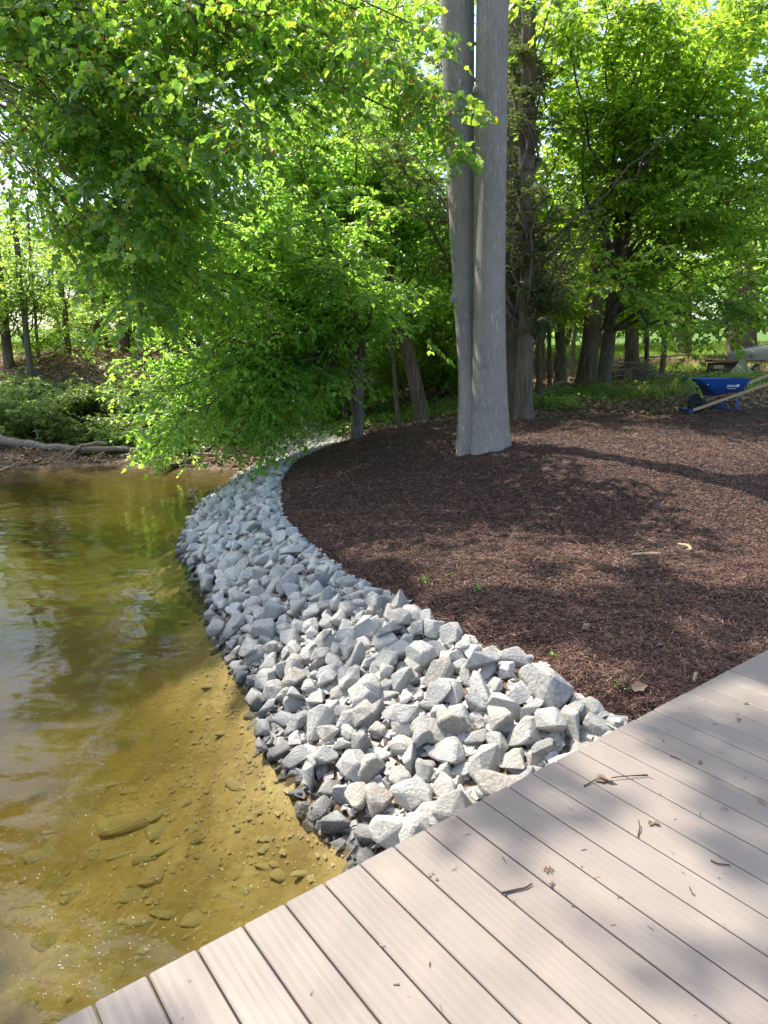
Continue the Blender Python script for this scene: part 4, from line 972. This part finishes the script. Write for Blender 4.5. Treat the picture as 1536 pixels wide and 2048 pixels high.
log('driftwood_branch', 'pale straight stick flat on the shore below the hanging foliage', [ony(385, 906, 14.5), ony(440, 910, 14.3)], [.03, .025], 'bark_dead', cat='branch', sides=6)
log('fallen_branch', 'bare curved branch lying left of the flared trunk', [gp(1085, 17.2, .1), gp(1125, 17.4, .3), gp(1165, 17.6, .12)], [.03, .02, .01], 'bark_dead', cat='branch', sides=6)
log('fallen_branch', 'long bare branch on the ground behind the cedar', [gp(1062, 16.4, .1), gp(1100, 16.6, .1), gp(1150, 17, .15)], [.035, .03, .02], 'bark_dead', cat='branch', sides=6)
log('fallen_branch', 'thin pale pole lying across the litter in the sunny clearing', [gp(1240, 23.5, .25), gp(1300, 23.8, .3), gp(1370, 24, .25)], [.05, .045, .04], 'bark_dead', cat='branch', sides=6)
c0 = gp(1262, 20.4); bp = thing('brush_pile', 'heap of cut grey branches piled in front of the ribbed trunk', 'brush pile', c0); mb = MB()
for _ in range(230):
    a = R.uniform(0, math.pi); q = np.array([R.normal(0, .42), R.normal(0, .3), 0]); q[2] = max(.03, .48 * math.exp(-(q[0] / .6) ** 2) * R.random()) ; ln = R.uniform(.4, 1.1)
    dv = np.array([math.cos(a), math.sin(a) * .5, R.normal(0, .13)]) * ln / 2; addtube(mb, curve_pts(q - dv, q + dv, 4, -.02, .03), np.linspace(.016, .006, 4), 4)
o = mb.build('sticks', M['bark_dead'], bp); o['kind'] = 'stuff'
for k_ in range(8):
    a = R.uniform(-.4, .4); q = np.array([R.normal(0, .3), -.3, R.uniform(.1, .4)]); mb = MB(); dv = np.array([math.cos(a), -.15, math.sin(a) * .6]) * .6; addtube(mb, curve_pts(q - dv, q + dv, 5, -.04, .03), np.linspace(.024, .01, 5), 5); mb.build('stick', M['bark_dead'], bp)

# ------------------------------------------------------------------ wheelbarrow
wb0 = gp(1391, 13.15); SCL = 13.15 / FPX / math.cos(PITCH) * .985
def wl(u, v): return (u - 1391) * SCL, (826 - v) * SCL          # picture offsets -> local x, z in metres
wb = thing('wheelbarrow', 'blue steel wheelbarrow with pale wooden handles parked at the mulch edge', 'wheelbarrow', (wb0[0], wb0[1], wb0[2] + .03), math.radians(8))
zc = .185
def torus(mb, c, Rr, r, n=28, m_=8):
    a = np.linspace(0, 2 * np.pi, n, endpoint=False)[:, None]; b_ = np.linspace(0, 2 * np.pi, m_, endpoint=False)[None]
    V = np.stack([(Rr + r * np.cos(b_)) * np.cos(a) + 0 * b_, r * 1.15 * np.sin(b_) + 0 * a, (Rr + r * np.cos(b_)) * np.sin(a)], -1) + c
    i = np.arange(n)[:, None] * m_; i2 = ((np.arange(n) + 1) % n)[:, None] * m_; j = np.arange(m_)[None]; k = (j + 1) % m_
    mb.add(V.reshape(-1, 3), np.stack([i + j, i2 + j, i2 + k, i + k], -1).reshape(-1, 4), True)
whl = MB(); torus(whl, np.array([0, 0, zc]), .125, .055); wo_ = whl.build('wheel', M['tyre'], wb)
rim = MB(); addtube(rim, np.array([(0, -.035, zc), (0, .035, zc)]), .088, 20, False); addtube(rim, np.array([(0, -.13, zc), (0, .13, zc)]), .012, 8); rim.build('rim', M['tyre'], wo_)
# tray
def tray_mesh():
    top_z = (826 - 757) * SCL; 
    x0, x1 = wl(1369, 0)[0], wl(1481, 0)[0]; bx0, bx1 = wl(1413, 0)[0], wl(1474, 0)[0]; bz0, bz1 = wl(0, 789)[1], wl(0, 780)[1]
    mb = MB(); ringo = []
    def rr(xa, xb, wy, za, zb, c, n=4):
        pts = []
        for cx, cy_, a0 in ((xb - c, wy - c, 0), (xa + c, wy - c, 90), (xa + c, -wy + c, 180), (xb - c, -wy + c, 270)):
            for a in np.linspace(a0, a0 + 90, n): 
                x = cx + c * math.cos(math.radians(a)); y = cy_ + c * math.sin(math.radians(a)); pts.append((x, y, za + (zb - za) * (x - xa) / (xb - xa)))
        return np.array(pts)
    rings = [rr(x0 - .012, x1 + .012, .345, top_z - .012, top_z - .012, .1), rr(x0 - .012, x1 + .012, .345, top_z, top_z, .1), rr(x0 + .004, x1 - .004, .325, top_z, top_z, .09), rr(x0 + .004, x1 - .004, .325, top_z - .012, top_z - .012, .09),
             rr(x0 + (bx0 - x0) * .55, x1 + (bx1 - x1) * .5, .28, top_z + (bz0 - top_z) * .55, top_z + (bz1 - top_z) * .55, .1), rr(bx0, bx1, .21, bz0, bz1, .09), rr(bx0 + .05, bx1 - .05, .16, bz0 - .008, bz1 - .008, .05)]
    k = len(rings[0]); V = np.vstack(rings); i = np.arange(len(rings) - 1)[:, None] * k; j = np.arange(k)[None]; j2 = (j + 1) % k
    mb.add(V, np.stack([i + j, i + j2, i + j2 + k, i + j + k], -1).reshape(-1, 4), True); mb.add(rings[-1], [tuple(range(k))])
    return mb
tr = tray_mesh().build('tray', M['blue_steel'], wb)
sol = tr.modifiers.new('thickness', 'SOLIDIFY'); sol.thickness = .004
def text(body, size, loc, rot, mt, parent, shear=0.0, name='lettering', ext=.0015):
    cu = bpy.data.curves.new(name, 'FONT'); cu.body = body; cu.size = size; cu.extrude = ext; cu.shear = shear; cu.align_x = 'LEFT'
    o = bpy.data.objects.new(name, cu); C.objects.link(o); cu.materials.append(mt); bpy.context.view_layer.update(); me = bpy.data.meshes.new_from_object(o.evaluated_get(bpy.context.evaluated_depsgraph_get())); bpy.data.objects.remove(o)
    o = link(name, me, mt, parent); o.location = loc; o.rotation_euler = rot; return o
# side plane of the tray leans outward: find its slope
side_rot = (math.radians(90) - math.atan2(.345 - .215, .28), 0, 0)
def side_y(z):
    tz = (826 - 757) * SCL; bz = wl(0, 785)[1]; f = np.clip((tz - z) / (tz - bz), 0, 1)
    return -(.345 + (.28 - .345) * min(1, f / .55)) if f < .55 else -(.28 + (.21 - .28) * (f - .55) / .45)
lx, lz = wl(1430.5, 772.5); text('Jackson', .075, (lx, side_y(lz) - .022, lz), (math.radians(77), 0, 0), M['white_print'], tr, .25)
lx2, lz2 = wl(1448, 772.5); mbq = MB()
for q_ in range(3):
    x_ = lx2 + .008 + q_ * .018; yb = side_y(lz2) - .024; mbq.add([(x_, yb, lz2 - .002), (x_ + .014, yb, lz2 - .002), (x_ + .028, yb - .008, lz2 + .046), (x_ + .014, yb - .008, lz2 + .046), (x_, yb + .003, lz2 - .002), (x_ + .014, yb + .003, lz2 - .002), (x_ + .028, yb - .005, lz2 + .046), (x_ + .014, yb - .005, lz2 + .046)], [(0, 1, 2, 3), (0, 4, 5, 1), (1, 5, 6, 2), (2, 6, 7, 3), (3, 7, 4, 0)])
mbq.build('emblem', M['white_print'], tr)
lx3, lz3 = wl(1434, 775.5); mbq = MB(); yb = side_y(lz3) - .019
box(mbq, lx3, lx3 + .15, yb, yb + .003, lz3 - .004, lz3 + .003); mbq.build('small_print_bar', M['white_print'], tr)  # plain bar standing for a line of small print
# handles
hx0, hz0 = wl(1369, 819.5); hx1, hz1 = wl(1562, 752)
for sgn in (-1, 1):
    mb = MB(); y0, y1 = sgn * .14, sgn * .29; a = np.array([hx0, y0, hz0]); e = np.array([hx1, y1, hz1]); dv = nrm(e - a); up_ = nrm(np.cross(dv, np.cross(np.array([0, 0, 1.]), dv))); sd_ = np.cross(dv, up_)
    V = [p + sd_ * sx * .02 + up_ * sz * .024 * s_ for p, s_ in ((a, 1), (e, .8)) for sx, sz in ((-1, -1), (1, -1), (1, 1), (-1, 1))]
    mb.add(V, [(0, 1, 2, 3), (7, 6, 5, 4), (0, 4, 5, 1), (1, 5, 6, 2), (2, 6, 7, 3), (3, 7, 4, 0)]); mb.build('handle', M['ash_wood'], wb)
mb = MB(); box(mb, hx0 - .035, hx0 + .055, -.168, .168, hz0 - .034, hz0 + .04); mb.build('nose_guard', M['blue_dark'], wb)
br = MB()
for sgn in (-1, 1):
    for (ua, va, ub, vb) in ((1460, 797, 1459, 823), (1460, 797, 1466, 812), (1430, 806, 1445, 824), (1437, 802, 1451, 824), (1391, 806, 1389, 790)):
        xa, za = wl(ua, va); xb, zb = wl(ub, vb); br = MB(); addtube(br, np.array([(xa, sgn * .21, za), (xb, sgn * .235, zb)]), .011, 6); br.build('leg' if ua != 1391 else 'wheel_bracket', M['blue_steel'], wb)
    xa, za = wl(1445, 824); xb, zb = wl(1473, 822); br = MB(); addtube(br, np.array([(xa, sgn * .235, za - .01), ((xa + xb) / 2, sgn * .235, za - .02), (xb, sgn * .235, zb - .01)]), .012, 6); br.build('foot_bar', M['blue_steel'], wb)
    xa, za = wl(1459, 812); xb, zb = wl(1473, 822); br = MB(); addtube(br, np.array([(xa, sgn * .235, za), (xb, sgn * .235, zb)]), .008, 6); br.build('leg_brace', M['blue_steel'], wb)

lp = MB(); xa, za = wl(1449, 797); xb, zb = wl(1457, 818); box(lp, xa, xb + .02, .18, .19, zb, za); lp.build('leg_panel', M['blue_dark'], wb)
cr = MB()
for va in (815, 809):
    cr = MB(); xa, za = wl(1438, va); addtube(cr, np.array([(xa, -.22, za), (xa, .22, za)]), .008, 6); cr.build('cross_brace', M['blue_dark'], wb)
cr = MB(); xa, za = wl(1415, 790); addtube(cr, np.array([(wl(1391, 0)[0], -.16, wl(0, 790)[1]), (xa, -.2, za), (xa, .2, za), (wl(1391, 0)[0], .16, wl(0, 790)[1])]), .009, 6)
cr.build('brace', M['blue_dark'], wb)
mb = MB(); x_, z_ = wl(1390, 768); V_ = Vk * .012 + np.array([x_, side_y(z_) + .0, z_]); mb.add(V_, Fk, True); mb.build('bolt', M['white_print'], tr)

# ------------------------------------------------------------------ upturned boat and what lies around it
b0 = gp(1452, 19.6); bs = 19.6 / FPX / math.cos(PITCH)
boat = thing('rowing_boat', 'upturned weathered grey rowing boat resting on stones in front of the massive trunk', 'boat', (b0[0], b0[1], b0[2] + .46), math.radians(-14))
nS = 24; secs = []
for t_ in np.linspace(0, 1, nS):
    xx = t_ * 3.4; hw_ = .62 * (1 - (1 - min(1, t_ * 2.1)) ** 2.2) * (1 - .15 * max(0, t_ - .6)) + .05; hh_ = .36 * (1 - .25 * t_) * min(1, .35 + 1.6 * t_) ; gz = .10 * (1 - min(1, t_ * 1.6)) ** 2
    a = np.linspace(0, math.pi, 15); ca = np.cos(a); sa = np.sin(a)
    y_ = hw_ * np.sign(ca) * np.abs(ca) ** .6; z_ = -gz + (hh_ + .12) * np.abs(sa) ** .75
    secs.append(np.stack([np.full(15, xx) - .18 * (z_ / .5) * 0 + (0.22 * (z_ / .45) if t_ < .02 else 0), y_, z_], -1))
V = np.vstack(secs); i = np.arange(nS - 1)[:, None] * 15; j = np.arange(14)[None]
mb = MB(); mb.add(V, np.stack([i + j, i + j + 1, i + j + 16, i + j + 15], -1).reshape(-1, 4), True); mb.add(secs[0], [tuple(range(14, -1, -1))]); mb.add(secs[-1], [tuple(range(15))]); mb.build('hull', M['hull'], boat)
gw = MB(); 
for c_ in (0, 14): addtube(gw, np.array([s_[c_] for s_ in secs]) + (0, 0, .01), .028, 6)
addtube(gw, secs[0] - (.012, 0, 0), .02, 6); gw.build('gunwale', M['hull_edge'], boat)
kl = MB(); addtube(kl, np.array([s_[7] for s_ in secs]) + (0, 0, .008), .02, 6); kl.build('keel', M['hull_edge'], boat)
def hull_pt(fx, zf):
    s_ = secs[int(fx * (nS - 1))]; k = int(np.argmin(np.abs(s_[8:, 2] - zf))) + 8; return s_[k]
for bd, fx in (('IS', .14), ('16', .27)):
    p = hull_pt(fx, .06); q = hull_pt(fx + .1, .06); text(bd, .12, (p[0], p[1] - .03, p[2] - .02), (math.radians(80), 0, math.atan2(q[1] - p[1], q[0] - p[0])), M['dark_print'], boat, 0, 'registration_marks', .002)
def rock_at(label, u, Y, sx, sy, sz, seed, name='boulder', mt='stone', dz=0.0, rz=0.0):
    rr_ = np.random.default_rng(seed); me = stone_mesh(rr_, 14, .05, .8); me.materials.append(M[mt]); b_ = gp(u, Y); o = link(name, me); o.location = (b_[0], b_[1], b_[2] + sz * .55 + dz); o.scale = (sx, sy, sz); o.rotation_euler = (0, 0, rz); tag(o, label, 'rock'); return o
rock_at('pointed grey stone propping the upturned boat, right of the olive sheet', 1497, 19.2, .24, .2, .3, 5)
rock_at('second grey stone under the boat behind the pointed one', 1514, 19.5, .22, .2, .27, 6)
rock_at('small pale stone in the grass left of the boat above the wheelbarrow', 1404, 18.4, .14, .12, .11, 7)
rock_at('pale chunk beside the small stone left of the boat', 1418, 18.6, .12, .12, .09, 8)
# leaning sheet, boards, junk
c0 = gp(1478, 19.1); mb = MB(); V = np.array([(-.55, -.3, .0), (.12, -.3, .0), (.2, .1, .46), (.05, .12, .48), (-.12, -.05, .3)])
mb.add(np.vstack([V, V + (0, .03, 0)]), [(0, 1, 2, 3, 4), (9, 8, 7, 6, 5), (0, 5, 6, 1), (1, 6, 7, 2), (2, 7, 8, 3), (3, 8, 9, 4), (4, 9, 5, 0)]); o = mb.build('canvas_sheet', M['tarp']); o.location = c0; tag(o, 'olive sheet leaning under the front of the upturned boat', 'sheet')
def plank(label, u, Y, dz, ln, wd, th, rz, mt, ry=0.0, name='plank', cat='plank'):
    b_ = gp(u, Y); mb = MB(); box(mb, -ln / 2, ln / 2, -wd / 2, wd / 2, 0, th); o = mb.build(name, M[mt]); o.location = b_ + (0, 0, dz); o.rotation_euler = (0, ry, rz); tag(o, label, cat); return o
plank('rusty brown board under the bow of the upturned boat', 1445, 19.5, .34, .9, .35, .06, .1, 'rust', .05)
plank('old grey plank lying on top of the rusty board', 1438, 19.6, .47, .75, .2, .03, .3, 'oldwood', .05)
plank('short pale timber end sticking out below the rusty board', 1433, 19.3, .2, .3, .12, .09, .2, 'chipwood')
plank('dark timber under the upturned boat carrying the boards', 1450, 19.8, .02, .8, .5, .3, .1, 'oldwood')
c0 = gp(1416, 19.0); mb = MB(); torus(mb, np.array([0, 0, .17]), .13, .05); o = mb.build('old_tyre', M['tyre']); o.location = c0; o.rotation_euler = (0, .2, .9); tag(o, 'small black tyre standing left of the dark timber near the boat', 'tyre')

# ------------------------------------------------------------------ small things on the mulch
def mz(u, v, z0=.7):
    p = onz(u, v, z0)
    for _ in range(8): p = onz(u, v, float(mulch_top(np.array([p[0]]), np.array([p[1]]))[0]))
    return p
p = mz(1374, 1098); mb = MB(); Q = np.array([(-.06, .14, .03), (-.03, .09, .035), (.015, .04, .04), (.03, -.02, .035), (.01, -.05, .03), (.02, -.09, .02)]); addtube(mb, Q, [.016, .022, .024, .026, .02, .024], 7, False)
addtube(mb, np.array([(.02, -.09, .02), (-.05, -.07, .02)]), [.014, .01], 6, False); o = mb.build('bark_piece', M['chipwood']); o.location = p; o.scale = (.62, .75, .62); tag(o, 'twisted pale piece of bark lying on the mulch at right', 'wood piece')
p = mz(1293, 1110); mb = MB(); addtube(mb, np.array([(-.18, -.03, .015), (-.06, -.005, .02), (.07, .01, .02), (.17, .02, .015)]), [.014, .022, .02, .012], 6, False); o = mb.build('bark_piece', M['chipwood']); o.location = p; o.scale = (.75, .75, .6); tag(o, 'straight tan stick lying on sunlit mulch beside the twisted bark', 'wood piece')
p = mz(1171, 1260); mb = MB(); box(mb, -.02, .02, -.004, .004, 0, .045); o = mb.build('wood_chip', M['chipwood']); o.location = p; o.rotation_euler = (.15, .1, .2); tag(o, 'small square pale chip standing in the mulch', 'wood chip')
p = mz(1275, 1385); mb = MB(); put_leaves(mb, np.array([[-.03, 0, .02]]), np.array([[.95, .1, .25]]), np.array([[0., -.4, .9]]), .09, LEAF_MAPLE, .8); o = mb.build('fallen_leaf', M['dry_leaf']); o.location = p; tag(o, 'dry orange leaf on the mulch near the deck corner', 'leaf')
p = mz(1387, 1366); mb = MB(); box(mb, -.006, .006, -.006, .006, 0, .06); o = mb.build('wood_stake', M['cutwood']); o.location = p; o.rotation_euler = (0, .12, 0); tag(o, 'tiny light wood stake sticking up where mulch meets the deck', 'stake')
for u, v, s_, lab in [(850, 1166, .075, 'largest green weed tuft on the mulch just behind the stones'), (902, 1153, .05, 'small bright weed sprout right of the largest tuft'), (954, 1183, .07, 'wide low weed tuft on sunlit mulch furthest right of the three near the stones'), (945, 1096, .03, 'tiny weed sprout alone in the middle of the shaded mulch'), (1238, 1371, .045, 'two leaved bright sprout in the mulch near the deck corner'), (781, 1016, .04, 'tiny pale weed on the upper mulch near the far stones'), (1107, 1312, .04, 'yellow green sprout beside the topmost large stones'), (920, 1106, .025, 'faint small sprout left of the lone shaded one')]:
    p = mz(u, v); mb = MB(); k_ = 16; th = R.uniform(0, 6.28, k_)
    put_leaves(mb, np.stack([R.normal(0, s_ * .45, k_), R.normal(0, s_ * .45, k_), R.uniform(.0, s_ * .5, k_)], -1), nrm(np.stack([np.cos(th), np.sin(th), R.uniform(.2, 1, k_)], -1)), nrm(np.stack([R.normal(0, .4, k_), R.normal(0, .4, k_), np.ones(k_)], -1)), s_ * R.uniform(.3, .6, k_), LEAF_OVAL, 1.0)
    o = mb.build('weed', M['weed']); o.location = p; tag(o, lab, 'weed', 'weeds sprouting in the mulch')

# ------------------------------------------------------------------ twigs, leaves and crumbs on the deck
def dk(u, v, h=.0): return onz(u, v, DZ + h)
def twig(label, pts, r, extra=(), matn='twig', cat='twig', name='twig'):
    P = np.array([dk(u, v, h) for u, v, h in pts]); c0 = P[0].copy(); c0[2] = DZ; mb = MB(); addtube(mb, P - c0, np.linspace(r, r * .6, len(P)), 6)
    for e_ in extra: addtube(mb, np.array([dk(*q) for q in e_]) - c0, r * .6, 5)
    o = mb.build(name, M[matn]); o.location = c0; tag(o, label, cat); return o
twig('bent dark twig lying across boards in the middle of the deck', [(1003, 1786, .006), (1025, 1781, .006), (1052, 1775, .006), (1064, 1767, .007)], .0042)
twig('long forked twig with a dried leaf near the stones', [(1168, 1572, .005), (1190, 1560, .008), (1240, 1553, .012), (1295, 1549, .01)], .003, [[(1244, 1552, .012), (1296, 1551, .006)]])
mb = MB(); c0 = dk(1205, 1560, .004); put_leaves(mb, np.array([[-.03, 0, .004], [.0, .0, .006], [.02, -.01, .003]]), nrm(np.array([[1, -.2, .1], [.9, -.4, .15], [-.5, .3, .2]])), nrm(np.array([[.2, -.3, 1], [0, .3, 1], [.3, 0, 1.]])), .055, LEAF_MAPLE, .6); o = mb.build('fallen_leaf', M['dry_leaf']); o.location = c0; tag(o, 'crumpled dry leaf caught on the long forked twig', 'leaf')
twig('short thin twig standing at a board joint right of the middle', [(1276, 1673, .003), (1280, 1654, .012), (1277, 1640, .02)], .0028)
twig('curved grey twig near the right edge of the deck', [(1422, 1721, .004), (1435, 1727, .006), (1460, 1730, .004)], .003)
twig('tiny thin twig upright near the right part of the deck', [(1401, 1631, .003), (1400, 1624, .015)], .002)
twig('dark twig lying on the far boards close to the mulch', [(1341, 1511, .003), (1361, 1519, .003)], .003)
twig('small curled brown stem low on the right part of the deck', [(1379, 1774, .003), (1384, 1786, .008), (1391, 1791, .004)], .002)
twig('thin pale stem on a board left of the star shaped catkin', [(1005, 1714, .003), (1012, 1724, .005)], .0018)
for u, v, lab, s_ in [(1306, 1645, 'flat tan leaf fragment beside the short standing twig', .05), (1480, 1439, 'orange leaf crumple on the far right boards', .04), (1488, 1407, 'reddish leaf scrap high on the right side of the deck', .03), (866, 1755, 'tiny curled brown leaf in a board gap on the left', .025), (1108, 1772, 'tan leaf scrap in the gap below the star shaped catkin', .028), (1399, 1527, 'brown leaf scrap among crumbs on upper right boards', .028), (1444, 1618, 'dark curled leaf bit near the right boards gap', .022), (1522, 1606, 'dark leaf clump at the right edge of the deck', .03)]:
    mb = MB(); k_ = 3; th = R.uniform(0, 6.28, k_)
    put_leaves(mb, R.normal(0, s_ * .15, (k_, 3)) * np.array([1, 1, .1]) + (0, 0, .003), nrm(np.stack([np.cos(th), np.sin(th), R.uniform(.0, .3, k_)], -1)), nrm(np.stack([R.normal(0, .35, k_), R.normal(0, .35, k_), np.ones(k_)], -1)), s_ * .6, LEAF_OVAL, 1.0); o = mb.build('fallen_leaf', M['dry_leaf']); o.location = dk(u, v, .002); tag(o, lab, 'leaf')
mb = MB(); c0 = dk(1097, 1741, .002)
for a in np.linspace(0, 2 * np.pi, 7)[:-1]: addtube(mb, np.array([(0, 0, .004), (.008 * math.cos(a), .008 * math.sin(a), .006), (.017 * math.cos(a), .017 * math.sin(a), .003)]), [.001, .0015, .003], 5)
o = mb.build('catkin', M['rust']); o.location = c0; tag(o, 'star shaped dark red catkin on a board in the middle', 'catkin')
n = 380; s_ = R.uniform(-1, 5.3, n); t_ = R.uniform(.05, 2.2, n); gap = R.random(n) < .35; s_ = np.where(gap, np.round(s_ / SP) * SP + R.normal(0, .005, n), s_)
xy = e0[None] + dE[None] * s_[:, None] + dB[None] * t_[:, None]; th = R.uniform(0, 6.28, n); mb = MB()
V, F = quads_on(np.column_stack([xy, np.full(n, DZ + .003)]), nrm(np.stack([np.cos(th), np.sin(th), R.normal(0, .2, n)], -1)), nrm(np.stack([R.normal(0, .3, n), R.normal(0, .3, n), np.ones(n)], -1)), R.gamma(2., .005, n) + .003, R.uniform(.0015, .005, n)); mb.add(V, F)
tag(mb.build('deck_debris', M['shred']), 'scattered tiny bark crumbs and bits on the deck boards', None, kind='stuff')
# floating specks on the water
n = 900; u = R.uniform(-40, 700, n); v = 1150 + 860 * R.random(n) ** .8; P = np.array([onz(a, b_, .004) for a, b_ in zip(u, v)]); P = P[(deck_t(P[:, 0], P[:, 1]) < -.03) & (H(P[:, 0], P[:, 1]) < -.05)]; n = len(P); th = R.uniform(0, 6.28, n); mb = MB()
V, F = quads_on(P, nrm(np.stack([np.cos(th), np.sin(th), 0 * th], -1)), nrm(np.stack([0 * th, 0 * th, 1 + 0 * th], -1)), R.gamma(1.5, .0014, n) + .0015, R.uniform(.001, .0025, n)); mb.add(V, F)
tag(mb.build('floating_specks', M['white_print']), 'pale seeds and specks floating on the shallow water', None, kind='stuff')
print('tris', sum(sum((len(f) * (f.shape[1] - 2)) for f in [np.zeros((len(o.data.polygons), 3))]) for o in bpy.data.objects if o.type == 'MESH'))
